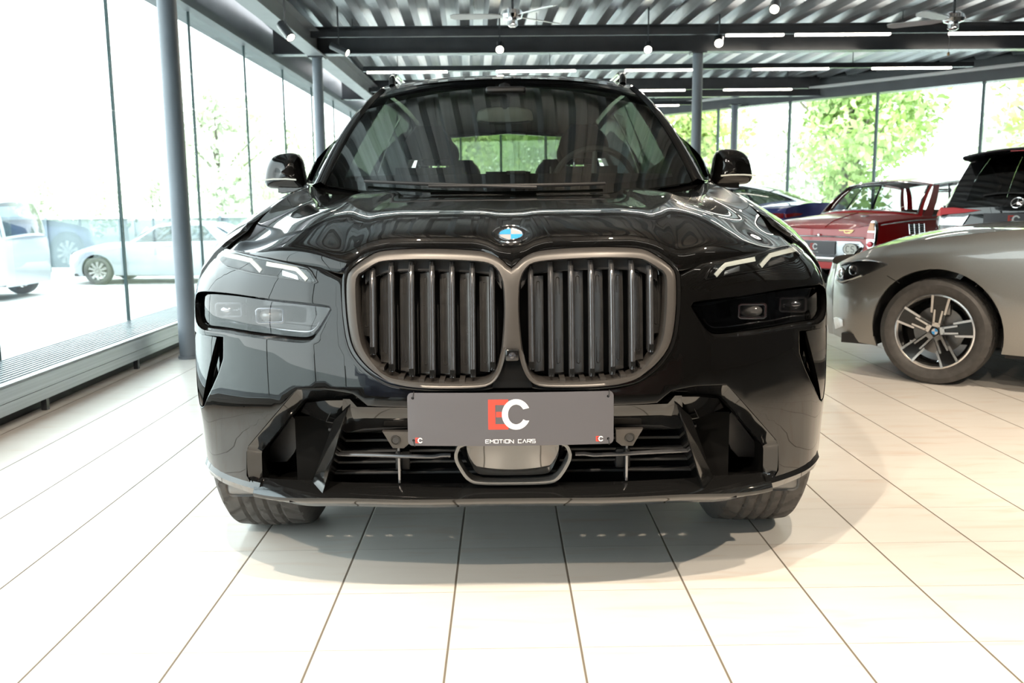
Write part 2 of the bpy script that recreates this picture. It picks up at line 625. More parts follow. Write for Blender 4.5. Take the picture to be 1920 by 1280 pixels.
# ---- left window wall
ys = [-5.9, -4.05, -2.2, -0.35, 1.5, 3.36, 5.21, 7.06, 8.9, 10.75, 12.6, 14.45, 16.3, 18.15, 20.0, 21.85, 23.7, 25.5, 27.1]
ZS, ZH = 0.22, 2.92
n = 0
for a, b in zip(ys, ys[1:]):
    n += 1
    pane = MB().box((XG - 0.006, a + 0.011, ZS - 0.05), (XG + 0.006, b - 0.011, ZH + 0.05)).build('window_%d' % n, M_pane, rotz=YAW, smooth=False)
    struct(pane, 'floor to ceiling glass pane of the left window wall')
    seal = MB().box((XG - 0.01, b - 0.011, ZS - 0.02), (XG + 0.01, b + 0.011, ZH + 0.02)).build('glazing_joint', M_seal, pane, smooth=False)
    seal.rotation_euler.z = 0
hd = MB()
hd.box((XG - 0.22, YR, ZH), (XG + 0.10, 27.0, ZH + 0.09))
hd.box((XG - 0.22, YR, ZH + 0.09), (XG + 0.03, 27.0, 3.45))
struct(hd.build('trim_1', noisy(mat('grey_window_header', (0.13, 0.14, 0.15), 0.45), 3, 0.1), rotz=YAW, smooth=False), 'grey header rail above the left windows')
# window bench with a grating on top (heating duct)
bench = thing('window_bench', 'long low aluminium heating bench with slotted grille under left windows', 'bench', rw(-2.49, 4.0), YAW)
y0, y1 = YR - 4 + 0.1, 26.2 - 4.0
MB().box((-0.012, y0, 0.135), (0.0, y1, ZS)).box((-0.030, y0, ZS - 0.012), (0.0, y1, ZS + 0.004)).build('front_fascia', M_alu, bench, smooth=False)
MB().box((-0.016, y0, 0.072), (-0.003, y1, 0.131)).build('lower_fascia', M_alu, bench, smooth=False)
gr = MB()
k = 0
x = -0.455
while x < -0.035:
    gr.box((x, y0, ZS - 0.022), (x + 0.013, y1, ZS))
    x += 0.036
yy = y0
while yy < y1:
    gr.box((-0.455, yy, ZS - 0.03), (-0.03, yy + 0.012, ZS - 0.006))
    yy += 0.045 if 0.5 < yy + 4 < 10 else 0.3
gr.build('grating', noisy(mat('grating_aluminium', (0.50, 0.55, 0.58), 0.35, 0.7), 4, 0.1), bench, smooth=False)
MB().box((-0.46, y0, 0.0), (-0.09, y1, 0.15)).build('duct', M_black, bench, smooth=False)
for i in range(17):
    yl = y0 + 0.5 + i * 1.25
    MB().box((-0.05, yl, 0), (-0.02, yl + 0.03, 0.075)).build('foot', M_steel, bench, smooth=False)

# ---- slanting glass wall on the right / back
wd = (WB - WA)
wl_len = wd.length
wd.normalize()
wn_ = Vector((wd.y, -wd.x))          # outwards
if wn_.x < 0: wn_ = -wn_
def wpt(s, o=0.0, z=0.0):
    p = WA + wd * s + wn_ * o
    return Vector((p.x, p.y, z))
def wall_box(s0, s1, o0, o1, z0, z1):
    return MB().prism([wpt(s0, o0, z0), wpt(s1, o0, z0), wpt(s1, o1, z0), wpt(s0, o1, z0)], (0, 0, z1 - z0))
def hall_xy(px, Y_guess):   # where the ray through a pixel column meets the slanting wall
    r = ray(px, 300)
    dx, dy = r.x * math.cos(YAW) + r.y * math.sin(YAW), -r.x * math.sin(YAW) + r.y * math.cos(YAW)
    # WA + wd*s = t*(dx,dy)
    det = dx * (-wd.y) - dy * (-wd.x)
    t_ = (WA.x * (-wd.y) - WA.y * (-wd.x)) / det
    s_ = (dx * t_ - WA.x) / wd.x
    return s_
cuts = [hall_xy(p, 0) for p in (1836, 1640, 1478, 1345)]
step_ = (cuts[-1] - cuts[0]) / 3
cuts = [cuts[0] - 2 * step_, cuts[0] - step_] + cuts
while cuts[-1] + step_ < wl_len: cuts.append(cuts[-1] + step_)
cuts = [c for c in cuts if c > 0.1]
edges_ = [0.0] + cuts + [wl_len]
ZW = 2.93
for a, b in zip(edges_, edges_[1:]):
    n += 1
    pane = wall_box(a + 0.015, b - 0.015, -0.006, 0.006, 0.0, ZW).build('window_%d' % n, M_pane, rotz=YAW, smooth=False)
    struct(pane, 'tall glass pane of the slanting back window wall')
    if b < wl_len - 0.05:
        wall_box(b - 0.022, b + 0.022, -0.02, 0.02, 0.0, ZW).build('glazing_joint', M_seal, pane, smooth=False)
hb = wall_box(-0.3, wl_len, -0.14, 0.16, ZW, ZW + 0.17)
struct(hb.build('trim_2', M_steel, rotz=YAW, smooth=False), 'dark header beam above the slanting glass wall')
hb = wall_box(-0.3, wl_len, -0.02, 0.2, ZW + 0.17, 3.5)
struct(hb.build('trim_3', M_steel, rotz=YAW, smooth=False))
hb = wall_box(-0.3, wl_len, -0.34, -0.02, ZW + 0.17, ZW + 0.20)  # flange made deep and white to stand in for its lit underside
struct(hb.build('trim_4', M_white, rotz=YAW, smooth=False), 'flange along the back header beam, its lit underside put in as white')

# ---- steel frame: cross beams, long beam, columns
def ibeam(p0, p1, z0, h, wid, tf=0.016, tw=0.014):
    d = Vector((p1[0] - p0[0], p1[1] - p0[1], 0)).normalized()
    s = Vector((-d.y, d.x, 0)) if abs(d.z) < 1 else Vector((1, 0, 0))
    mb = MB()
    a = Vector((p0[0], p0[1], z0)); b = Vector((p1[0], p1[1], z0))
    def bar(w, za, zb):
        mb.prism([a + s * w / 2 + Vector((0, 0, za)), b + s * w / 2 + Vector((0, 0, za)), b - s * w / 2 + Vector((0, 0, za)), a - s * w / 2 + Vector((0, 0, za))], (0, 0, zb - za))
    bar(wid, 0, tf); bar(wid, h - tf, h); bar(tw, tf, h - tf)
    return mb
M_flange = noisy(mat('grey_steel_beam', (0.07, 0.077, 0.085), 0.4), 3, 0.1)
def wall_y(x):   # y of the slanting wall at hall x
    return WA.y + (x - WA.x) * wd.y / wd.x
for i, y in enumerate((1.35, 6.56, 11.76, 16.65)):
    xe = min(9.1, WA.x + (y - WA.y) * wd.x / wd.y - 0.2)
    b = ibeam((XG + 0.1, y), (xe, y), ZB, ZD - ZB, 0.18).build('roof_beam', M_steel, rotz=YAW, smooth=False)
    tag(b, ['dark steel roof beam above the camera end of the hall', 'dark steel roof beam over the nearest left column', 'long dark steel cross beam behind the row of bright spotlights', 'farthest dark steel cross beam ending at the slanting glass wall'][i], 'beam', 'steel cross beams under the ceiling')
lb = ibeam((-2.31, YR + 0.1), (-2.31, 26.0), ZB - 0.02, 0.26, 0.20)
lb = lb.build('roof_girder', noisy(mat('window_lit_girder', (0.30, 0.31, 0.32), 0.4), 3, 0.08), rotz=YAW, smooth=False)  # window light on the flange is put into the pale base colour
tag(lb, 'girder running along above the row of left columns, window light put into its pale grey', 'beam')
def column(x, y, r, label, z1=ZB):
    c = thing('round_column', label, 'column', rw(x, y), 0, 'round steel columns')
    MB().cyl((0, 0, 0), (0, 0, z1 - 0.02), r, 28).build('shaft', M_column, c)
    MB().box((-r * 1.5, -r * 1.5, z1 - 0.02), (r * 1.5, r * 1.5, z1 - 0.001)).build('head_plate', M_steel, c, smooth=False)
    MB().cyl((0, 0, 0), (0, 0, 0.02), r * 1.18, 28).build('base_ring', M_column, c)
column(-2.31, 6.54, 0.066, 'thick grey round column nearest, left by the window bench', ZB - 0.02)
column(-2.31, 11.76, 0.064, 'grey round column farther along the left windows, beside the black car mirror', ZB - 0.02)
column(2.50, 11.76, 0.064, 'grey round column rising right of the black car windscreen')
p = WA + wd * hall_xy(1391, 0) - wn_ * 0.28
column(p.x, p.y, 0.066, 'grey round column standing against the slanting glass wall')

# ---- ceiling services
def led_rail(y, z, x0, x1, segs, label, hangers=True):
    """suspended dark light rail with lit strips (hall coordinates)"""
    t = thing('light_rail', label, 'ceiling light', rw((x0 + x1) / 2, y, z), YAW, 'suspended strip light rails')
    xm = (x0 + x1) / 2
    MB().box((x0 - xm, -0.035, 0.0), (x1 - xm, 0.035, 0.07)).build('housing', M_steel, t, smooth=False)
    for a, b in segs:
        MB().box((a - xm, -0.03, -0.022), (b - xm, 0.03, 0.0)).build('light_strip', M_led, t, smooth=False)
    k = x0 + 0.5
    while k < x1:
        MB().cyl((k - xm, 0, 0.07), (k - xm, 0, ZD + 0.05 - z), 0.006, 6).build('hanger_rod', M_steel, t)
        k += 2.2
    return t
def px_x(px, y):   # hall x seen at a pixel column for hall depth y
    return at(px, 100, y).x + YAW * y
yA, yB, yC_, yD_ = 11.2, 13.45, 15.7, 18.2
led_rail(yA, 3.085, px_x(585, yA), px_x(2020, yA), [(px_x(a, yA), px_x(b, yA)) for a, b in ((1362, 1469), (1492, 1669), (1782, 1960))], 'suspended rail of strip lights and spotlights nearest, in front of the long beam')
led_rail(yB, 3.005, px_x(680, yB), px_x(1830, yB), [(px_x(a, yB), px_x(b, yB)) for a, b in ((688, 838), (930, 1079), (1173, 1311), (1414, 1556), (1640, 1788))], 'suspended rail with five lit strips just above the black car roof')
led_rail(yC_, 2.99, px_x(690, yC_), px_x(1520, yC_), [(px_x(a, yC_), px_x(b, yC_)) for a, b in ((715, 845), (878, 1006), (1040, 1160), (1200, 1286), (1360, 1488))], 'third suspended strip light rail, behind the column right of the windscreen')
led_rail(yD_, 3.0, px_x(790, yD_), px_x(1300, yD_), [(px_x(800, yD_), px_x(910, yD_)), (px_x(935, yD_), px_x(1045, yD_)), (px_x(1080, yD_), px_x(1180, yD_)), (px_x(1215, yD_), px_x(1275, yD_))], 'farthest short strip light rail low behind the windscreen corner')

def spotlight(px, py, Y, aim, label, r=0.045, L=0.15, zt=None, glow=None, power=0):
    """can spotlight: stem, can and lit lens"""
    p = at(px, py, Y)
    t = thing('spotlight', label, 'spotlight', p, 0, 'ceiling spotlights')
    d = Vector(aim).normalized()
    MB().cyl(-d * L, d * 0.0, r, 20).cyl(-d * (L + 0.01), -d * L, r * 0.8, 20).build('can', M_steel, t)
    MB().lathe([(r, -0.006), (r, 0.006), (r * 0.86, 0.006), (r * 0.86, -0.006)], 20, d.to_track_quat('Z', 'Y').to_matrix().to_4x4(), True).build('bezel', M_black, t)
    MB().cyl(d * 0.001, d * 0.004, r * 0.85, 20).build('lamp_lens', glow or M_lamp, t)
    top = (zt or ZD + .11) - p.z
    MB().cyl(-d * (L * 0.55) + Vector((0, 0, r * 0.5)), Vector((-d.x * L * 0.55, -d.y * L * 0.55, top)), 0.009, 8).build('stem', M_steel, t)
    if power:
        add_spot('spotlight_beam', p + d * 0.02, p + d * 3, power, 95, 0.6)
    return t
spotlight(937, 93, 11.05, (0.0, -0.85, -0.5), 'spotlight glaring straight above the black car roof centre', 0.05, power=60)
spotlight(1215, 93, 11.05, (-0.15, -0.85, -0.5), 'middle one of the three glaring spotlights under the beam', 0.05, power=60)
spotlight(1348, 81, 11.05, (-0.2, -0.85, -0.5), 'rightmost of the three glaring spotlights, beside the lit strip', 0.055, power=60)
spotlight(1452, 17, 8.0, (-0.3, -0.8, -0.5), 'single spotlight with pale round face near the top edge, right of centre', 0.045, 0.12, glow=M_lamp_soft)
spotlight(545, 70, 8.6, (0.55, -0.45, -0.7), 'dark cylindrical spotlight on the left girder, larger and nearer one', 0.045, 0.19, glow=M_lamp_soft)
spotlight(651, 99, 11.0, (0.85, -0.25, -0.42), 'dark cylindrical spotlight beside the far left column top', 0.045, 0.22, glow=M_lamp_soft)

# the rest of the lighting: rails and spots over the camera end of the hall
led_rail(7.7, 3.085, -2.0, 6.0, [(-1.75, -.55), (-.32, .88), (1.12, 2.32), (2.6, 3.8), (4.2, 5.4)], 'suspended strip light rail over the black car, seen only as bright lines on its bonnet')
led_rail(-1.2, 3.085, -1.8, 6.5, [(-1.2, 0), (.3, 1.5), (2.2, 3.4), (4.2, 5.4)], 'suspended strip light rail over the camera end of the hall')
def ceiling_spot(x, y, tx, ty, label, power, size=85):
    p = rw(x, y, 3.02)
    q = rw(tx, ty, 0)
    d = (q - p).normalized()
    t = thing('spotlight', label, 'spotlight', p, 0, 'ceiling spotlights')
    r, L = 0.045, 0.16
    MB().cyl(-d * L, d * 0.0, r, 20).build('can', M_steel, t)
    MB().cyl(d * 0.001, d * 0.004, r * 0.85, 20).build('lamp_lens', M_lamp, t)
    MB().cyl(-d * 0.08, Vector((-d.x * .08, -d.y * .08, ZD - 3.02 + .11)), 0.009, 8).build('stem', M_steel, t)
    add_spot('spotlight_beam', p + d * 0.02, q, power, size, 0.5)
SPOT_W = 370
ceiling_spot(-.55, .45, -.3, 2.3, 'spotlight over the camera aimed at the left half of the black car nose', SPOT_W)
ceiling_spot(.75, .35, .5, 2.2, 'spotlight over the camera aimed at the right half of the black car nose', SPOT_W)
ceiling_spot(2.6, .6, 2.2, 2.6, 'spotlight over the floor right of the camera', SPOT_W)
ceiling_spot(3.4, 3.2, 2.9, 4.8, 'spotlight over the front wheel of the silver car', SPOT_W)
ceiling_spot(-1.5, -.8, -1.0, 1.2, 'spotlight over the floor left of the camera', SPOT_W)

def fan(px, py, Y, angs, label, chain=False, rad=0.60):
    p = at(px, py, Y)
    t = thing('ceiling_fan', label, 'ceiling fan', p, 0, 'ceiling fans')
    MB().lathe([(0.0, 0.075), (0.05, 0.072), (0.095, 0.045), (0.105, 0.01), (0.09, -0.02), (0.045, -0.035), (0.0, -0.036)], 28).build('motor_housing', M_chrome, t)
    MB().lathe([(0.045, -0.034), (0.05, -0.05), (0.05, -0.085), (0.03, -0.10), (0.0, -0.102)], 20).build('switch_cup', M_chrome, t)
    MB().cyl((0, 0, 0.06), (0, 0, ZD - p.z + 0.02), 0.013, 10).build('down_rod', M_steel, t)
    for a in angs:
        A = Matrix.Rotation(R(a), 4, 'Z') @ Matrix.Rotation(R(12), 4, 'X')
        out = [(0.10, -0.025), (0.2, -0.055), (rad - 0.05, -0.062), (rad, -0.03), (rad, 0.035), (rad - 0.04, 0.06), (0.2, 0.05), (0.10, 0.025)]
        MB().prism([A @ Vector((x, y, -0.004)) for x, y in out], A.to_3x3() @ Vector((0, 0, 0.008))).build('blade', noisy(mat('silver_fan_blade', (0.62, 0.62, 0.62), 0.25, 0.5), 3, 0.1), t, smooth=False)
    if chain:
        MB().cyl((-0.03, 0, -0.09), (-0.03, 0, -0.30), 0.003, 6).build('pull_chain', M_chrome, t)
        MB().lathe([(0, -0.34), (0.012, -0.335), (0.014, -0.315), (0.004, -0.30)], 12, Matrix.Translation((-0.03, 0, 0))).build('chain_knob', noisy(mat('turned_wood', (0.35, 0.2, 0.08), 0.5), 9, 0.2), t)
fan(961, 30, 9.0, (178, 40, -50), 'silver three-blade ceiling fan above the black car')
fan(1788, 37, 9.1, (12, 150, 215), 'silver three-blade ceiling fan at upper right with pull chain', True)
# ================================================================== the black SUV
def paint(name, col, flake=0.0, rough=0.28, metal=0.0, coat=1.0):
    m = mat(name, col, rough, metal, 0.5, coat, 0.015)
    if flake:
        t = m.node_tree
        b = t.nodes['Principled BSDF']
        co = t.nodes.new('ShaderNodeTexCoord')
        v = t.nodes.new('ShaderNodeTexVoronoi')
        v.inputs['Scale'].default_value = 900
        r = t.nodes.new('ShaderNodeValToRGB')
        r.color_ramp.elements[0].color = (*col, 1)
        r.color_ramp.elements[0].position = 0.55
        r.color_ramp.elements[1].color = tuple(c + flake for c in col) + (1,)
        t.links.new(co.outputs['Object'], v.inputs['Vector'])
        t.links.new(v.outputs['Color'], r.inputs[0])
        t.links.new(r.outputs[0], b.inputs['Base Color'])
    return m
M_bpaint = paint('black_car_paint', (0.0016, 0.0015, 0.0014), 0.004, 0.3, 0.0)
M_bpaint.node_tree.nodes['Principled BSDF'].inputs['Specular IOR Level'].default_value = 0.03
M_gloss = mat('gloss_black_plastic', (0.006, 0.006, 0.006), 0.06, 0.0, 0.5, 0.3)
M_satin = noisy(mat('satin_dark_grille_frame', (0.050, 0.046, 0.043), 0.34, 0.3, 0.5), 30, 0.05)
M_slat = mat('dark_chrome_slat', (0.22, 0.22, 0.23), 0.16, 0.85)
M_flap = noisy(mat('grey_air_flap', (0.022, 0.0215, 0.021), 0.24, 0.0, 0.9), 40, 0.25)
M_duct = mat('black_duct_lining', (0.0025, 0.0025, 0.0025), 0.8, 0, 0.1)
M_plastic = noisy(mat('dark_moulded_plastic', (0.018, 0.018, 0.019), 0.5), 30, 0.15)
M_rubber = noisy(mat('tyre_rubber', (0.055, 0.052, 0.05), 0.6), 30, 0.2)
M_rim_b = mat('gloss_black_rim', (0.01, 0.01, 0.01), 0.15, 0.3, 0.5, 0.6)
M_rim_s = mat('machined_rim_face', (0.72, 0.70, 0.68), 0.22, 0.9)
M_disc = noisy(mat('brake_disc_steel', (0.32, 0.31, 0.30), 0.35, 0.9), 9, 0.15)
M_carglass = glass_mat('tinted_windscreen_glass', (0.33, 0.36, 0.33), 0.18, 1.5)
M_privacy = glass_mat('privacy_glass', (0.03, 0.035, 0.035), 0.25, 1.5)
M_cover = glass_mat('lamp_cover', (0.88, 0.90, 0.90), 1.0, 1.5)
M_cover_dark = glass_mat('smoked_lamp_cover', (0.62, 0.62, 0.63), 1.2, 1.55)
M_guide = mat('white_light_guide', (0.62, 0.66, 0.64), 0.25, 0.0, 0.6, 0.5)
M_reflector = mat('lamp_reflector', (0.7, 0.7, 0.72), 0.12, 0.95)
M_cabin = noisy(mat('black_cabin_trim', (0.007, 0.007, 0.008), 0.6), 20, 0.2)
M_seat = noisy(mat('dark_grey_seat_leather', (0.026, 0.031, 0.031), 0.5), 20, 0.15)
M_frit = mat('black_glass_border', (0.004, 0.004, 0.004), 0.08, 0.0, 0.5, 0.5)
M_red = mat('red_print', (0.52, 0.040, 0.025), 0.5)
M_whitep = mat('white_print', (0.72, 0.72, 0.72), 0.45)
M_plate = mat('grey_plate', (0.066, 0.065, 0.074), 0.45, 0.0, 0.5)
M_blue = mat('blue_enamel', (0.05, 0.30, 0.68), 0.2, 0, 0.5, 0.6)
M_silver = mat('silver_print', (0.8, 0.8, 0.82), 0.2, 0.6)

SUV_Y, SUV_YAW = 2.2, 0.004
suv = thing('sport_utility_vehicle', 'large glossy black SUV facing the camera with double kidney grille', 'car', (0, SUV_Y, 0), SUV_YAW)

PN = [(0, .018), (.2, .018), (.42, .042), (.5, .06), (.6, .095), (.7, .15), (.8, .228), (.86, .283), (.90, .338), (.93, .41), (.955, .515), (.98, .67), (1.0, .87), (1.1, 1.9)]
DZ = [(.20, .15), (.26, .11), (.30, .085), (.36, .058), (.45, .034), (.52, .012), (.58, 0), (.65, .004), (.75, .017), (.85, .034), (.92, .050), (.97, .070), (1.0, .092), (1.05, .15)]
def sh(z):
    t = max(0.0, (z - 0.8) / 0.2)
    return 0.13 * min(t, 1.6) ** 2.4
def F(x, z):
    x = abs(x)
    return pw(x + sh(z) * smooth01((x - .45) / .4), PN) + pw(z, DZ) * (1 - .4 * smooth01(x / .9))
_cy, _sy = math.cos(SUV_YAW), math.sin(SUV_YAW)
def tocar(p):
    q = Vector((p.x, p.y - SUV_Y, p.z))
    return Vector((q.x * _cy + q.y * _sy, -q.x * _sy + q.y * _cy, q.z))
def onF(px, py, off=0.0, G=None):
    """photo measurement -> (|x|, z) on the nose surface"""
    G = G or F
    r = ray(px, py)
    lo, hi = 2.0, 3.3
    k = None
    for i in range(60):
        Y = lo + (hi - lo) * i / 59
        c = tocar(_O + r * (Y / r.y))
        if c.y - G(c.x, c.z) - off >= 0:
            k = i
            break
    if k is None:
        c = tocar(_O + r * (2.68 / r.y))
        return (abs(c.x), c.z)
    a, b = lo + (hi - lo) * (k - 1) / 59, lo + (hi - lo) * k / 59
    for _ in range(30):
        m_ = (a + b) / 2
        c = tocar(_O + r * (m_ / r.y))
        if c.y - G(c.x, c.z) - off >= 0: b = m_
        else: a = m_
    return (abs(c.x), c.z)
def oF(pts, off=0.0): return [onF(x, y, off) for x, y in pts]
def mir(pts): return [(-p[0], p[1]) for p in reversed(pts)]
def nose(off=0.0):
    return lambda x, z, d: Vector((x, F(x, z) + off + d, z))
def v2(l): return [Vector((p[0], p[1])) for p in l]

# ---------------------------------------------------------------- kidney outlines (|x|, z)
K_out = oF([(952, 499), (940, 487), (923, 477), (900, 471), (840, 467), (773, 467), (715, 471), (690, 482), (665, 500), (652.5, 514), (649.5, 537), (651, 583), (658, 633), (670, 663), (693, 690), (720, 709), (742, 717), (790, 723), (873, 725), (913, 722), (928, 713), (938, 697), (944, 677), (948, 658)])
K_in = oF([(671, 522), (683, 510), (706, 495), (727, 489.5), (790, 487), (873, 489), (913, 493), (928, 501), (938, 516), (943, 537), (945, 583), (942, 637), (938, 667), (931, 690), (920, 707), (900, 715), (840, 717.5), (790, 716.5), (750, 711), (723, 700), (700, 676), (683, 650), (675, 617), (670.5, 567)])
K_in_s = [(p.x, p.y) for p in resample(spline(v2(K_in), 4, True), 0.012, closed=True)]
# both kidneys as one outline: right half then mirrored
right = [(p.x, p.y) for p in resample(spline(v2([(0.0, K_out[0][1] - 0.006)] + K_out + [(0.0, K_out[-1][1] + 0.004)]), 4), 0.014)]
right[0] = (0.0, right[0][1]); right[-1] = (0.0, right[-1][1])
K_full = right + [(-x, z) for x, z in reversed(right[1:-1])]

# ---------------------------------------------------------------- front bumper skin with its openings
top_line = [(653, 514), (600, 501), (573, 496), (507, 483), (447, 471)]
T = oF(top_line)
out_edge = [(0.948 - sh(z) - 0.004, z) for z in (0.955, .93, .90, .86, .82, .75, .68, .6, .5, .42, .36, .325)]
low = oF([(487, 920), (470, 905), (463, 893), (463, 840), (557, 730), (617, 731), (663, 739), (690, 762), (760, 764)])
kid_side = [(x, z) for x, z in right if x > 0.05 and z < T[0][1]]
ks = inset2(v2(K_full), -0.012)
kid_side = [(p.x, p.y) for p in ks if p.x >= 0 and p.y < T[0][1] + 0.002]
kid_side.sort(key=lambda p: 0)     # already ordered from the outer top corner to the bottom centre
# walk: top corner -> out along hood line -> down the corner -> back along the bottom -> centre -> up the kidney side
half = []
half += [(kid_side[0][0] + 0.004, kid_side[0][1])] + T[1:] + [(p.x, p.y) for p in resample(v2(out_edge), 0.03)]
half += [(p.x, p.y) for p in resample(v2([(out_edge[-1][0] - .03, .31)] + low), 0.025)]
mid_low = low[-1][1]
kb = [p for p in kid_side if p[1] > 0.0]
full = half + [(0.0, mid_low)] + [(-x, z) for x, z in reversed(half)]
# kidney notch closing the outline: from left top corner down and round to right top corner
notch_r = [p for p in kid_side]
bottom_i = None
seq = [p for p in notch_r if not (p[0] < 0.10 and p[1] > notch_r[-1][1] - 1) or True]
# drop the little wedge between the kidneys: keep the outline monotone along the bottom
zmin = min(p[1] for p in seq)
seq2 = []
for p in seq:
    seq2.append(p)
    if abs(p[1] - zmin) < 0.004 and p[0] < 0.14: break
notch = [(-x, z) for x, z in seq2] + list(reversed(seq2))
outer = full + notch
# hole: lower lamp pocket
P_rim = oF([(371, 560), (378, 549), (395, 546), (450, 552), (507, 561), (570, 568), (618, 573), (624, 578), (607, 607), (594, 628), (584, 639), (570, 643), (507, 636), (450, 628), (418, 622), (378, 618)])
P_rim[0] = (0.908, P_rim[0][1]); P_rim[1] = (0.895, P_rim[1][1]); P_rim[-1] = (0.905, P_rim[-1][1])
P_rim = [(p.x, p.y) for p in resample(chaikin(v2(P_rim), 2), 0.015, closed=True)]
zc_t, zc_b = onF(418, 628)[1] - .012, onF(378, 766)[1]
A_rim = oF([(418, 632), (418, 672), (409, 700), (398, 725), (381, 764)]) + [(0.905, zc_b), (0.914, zc_b + .03), (0.928, lerp(zc_b, zc_t, .5)), (0.930, zc_t), ]
A_rim = [(p.x, p.y) for p in resample(v2(A_rim), 0.02, closed=True)]
holes = [P_rim, mir(P_rim), A_rim, mir(A_rim)]
bumper = panel_mb(outer, holes, nose(), 0.026, 0.004, 0.03).build('front_bumper', M_bpaint, suv, sharp=50)

# ---------------------------------------------------------------- pockets behind the openings
def pocket(rim, depth, shrink, m, name, wall_m=None):
    mb = MB()
    l = v2(rim)
    inn = inset2(l, shrink)
    n = len(l)
    mb.grid([[nose(0.012)(p.x, p.y, 0) for p in l], [nose(depth)(p.x, p.y, 0) for p in inn]], closed_v=True)
    return mb, inn
def cap(mb, loop, off):
    return mb.add(*(lambda q: (q.v, q.f))(panel_mb([(p.x, p.y) for p in loop], [], nose(off), 0.04, 0.001, 0.004)))
for s in (1, -1):
    hl = bpy.data.objects.new('headlamp', None)
    COL.objects.link(hl); hl.parent = suv
    rim = P_rim if s == 1 else mir(P_rim)
    mb, inn = pocket(rim, 0.05, 0.007, M_gloss, 'pocket')
    mb.build('lamp_pocket', M_gloss, hl, sharp=60)
    lens = inset2(v2(rim), 0.013)
    xs = [p.x * s for p in lens]
    back = MB()
    cap(back, inset2(v2(rim), 0.006), 0.15)
    back.grid([[nose(0.048)(p.x, p.y, 0) for p in inn], [nose(0.152)(p.x, p.y, 0) for p in inset2(v2(rim), 0.006)]], closed_v=True)
    back.build('lamp_housing', M_gloss, hl, sharp=60)
    # lit modules: two framed projector lenses
    for (px, py, wpx, hpx, round_) in ((1411, 583, 52, 30, True), (1487, 571, 52, 32, False)):
        x, z = onF(px, py, 0.07)
        x *= s
        c = nose(0.07)(x, z, 0)
        hw, hh = 0.040, 0.023
        ol = [Vector((x + dx, z + dz)) for dx, dz in ((-hw, -hh * .7), (-hw * .8, -hh), (hw * .8, -hh), (hw, -hh * .7), (hw, hh * .7), (hw * .8, hh), (-hw * .8, hh), (-hw, hh * .7))]
        ih = inset2(ol, 0.008)
        yk = c.y
        fr = panel_mb([(p.x, p.y) for p in ol], [[(p.x, p.y) for p in ih]], lambda a, b_, d, yk=yk: Vector((a, yk + d, b_)), 0.03, 0.004, 0.05)
        fr.build('projector_frame', M_reflector if round_ else M_slat, hl)
        ln = MB()
        ln.lathe([(0.0, 0.016), (0.008, 0.0145), (0.016, 0.0095), (0.021, 0.003), (0.0225, -0.004), (0.0225, -0.03)], 24, Matrix.Translation((x, yk + 0.012, z)) @ Matrix.Rotation(R(90), 4, 'X') @ Matrix.Diagonal((1.45, .85, 1, 1)))
        ln.build('projector_lens', mat('projector_lens', (0.55, 0.55, 0.54), 0.12, 0.3, 0.6, 0.6) if round_ else M_reflector, hl)
    # bright lower edge inside the lamp
    ed = [p for p in inset2(v2(rim), 0.016)]
    lo_ = sorted([p for p in ed if p.y < sum(q.y for q in ed) / len(ed) - 0.012], key=lambda p: p.x)
    if len(lo_) > 3:
        MB().tube([nose(0.06)(p.x, p.y + 0.003, 0) for p in lo_], 0.0028, 8).build('lamp_trim_line', M_reflector, hl)
    cov = panel_mb([(p.x, p.y) for p in inset2(v2(rim), 0.008)], [], nose(0.034), 0.03, 0.003, 0.012)
    cov.build('lamp_cover', M_cover_dark, hl)
    # air curtain: dark slot with a bright guide vane
    vane_l = A_rim if s == 1 else mir(A_rim)
    mb, inn = pocket(vane_l, 0.09, 0.002, M_gloss, 'slot')
    cap(mb, inn, 0.09)
    ac = mb.build('air_curtain', M_gloss, suv, sharp=60)
    zt_, zb_ = max(p[1] for p in vane_l), min(p[1] for p in vane_l)
    VX0, VX1 = onF(405, 630)[0], onF(379, 764)[0]
    va = MB()
    rows = []
    for i in range(9):
        t = i / 8
        z = lerp(zt_ - .004, zb_ + .006, t)
        xo, xi = lerp(.932, .905, t), lerp(VX0, VX1, t)
        rows.append([Vector((s * xo, F(xo, z) + .004, z)), Vector((s * lerp(xo, xi, .5), F(lerp(xo, xi, .5), z) + .004, z)), Vector((s * xi, F(xi, z) + .004, z)), Vector((s * (xi - .004), F(xi, z) + .012, z)), Vector((s * (xi + .004), F(xi, z) + .09, z))])
    va.grid(rows).build('guide_vane', M_bpaint, ac)

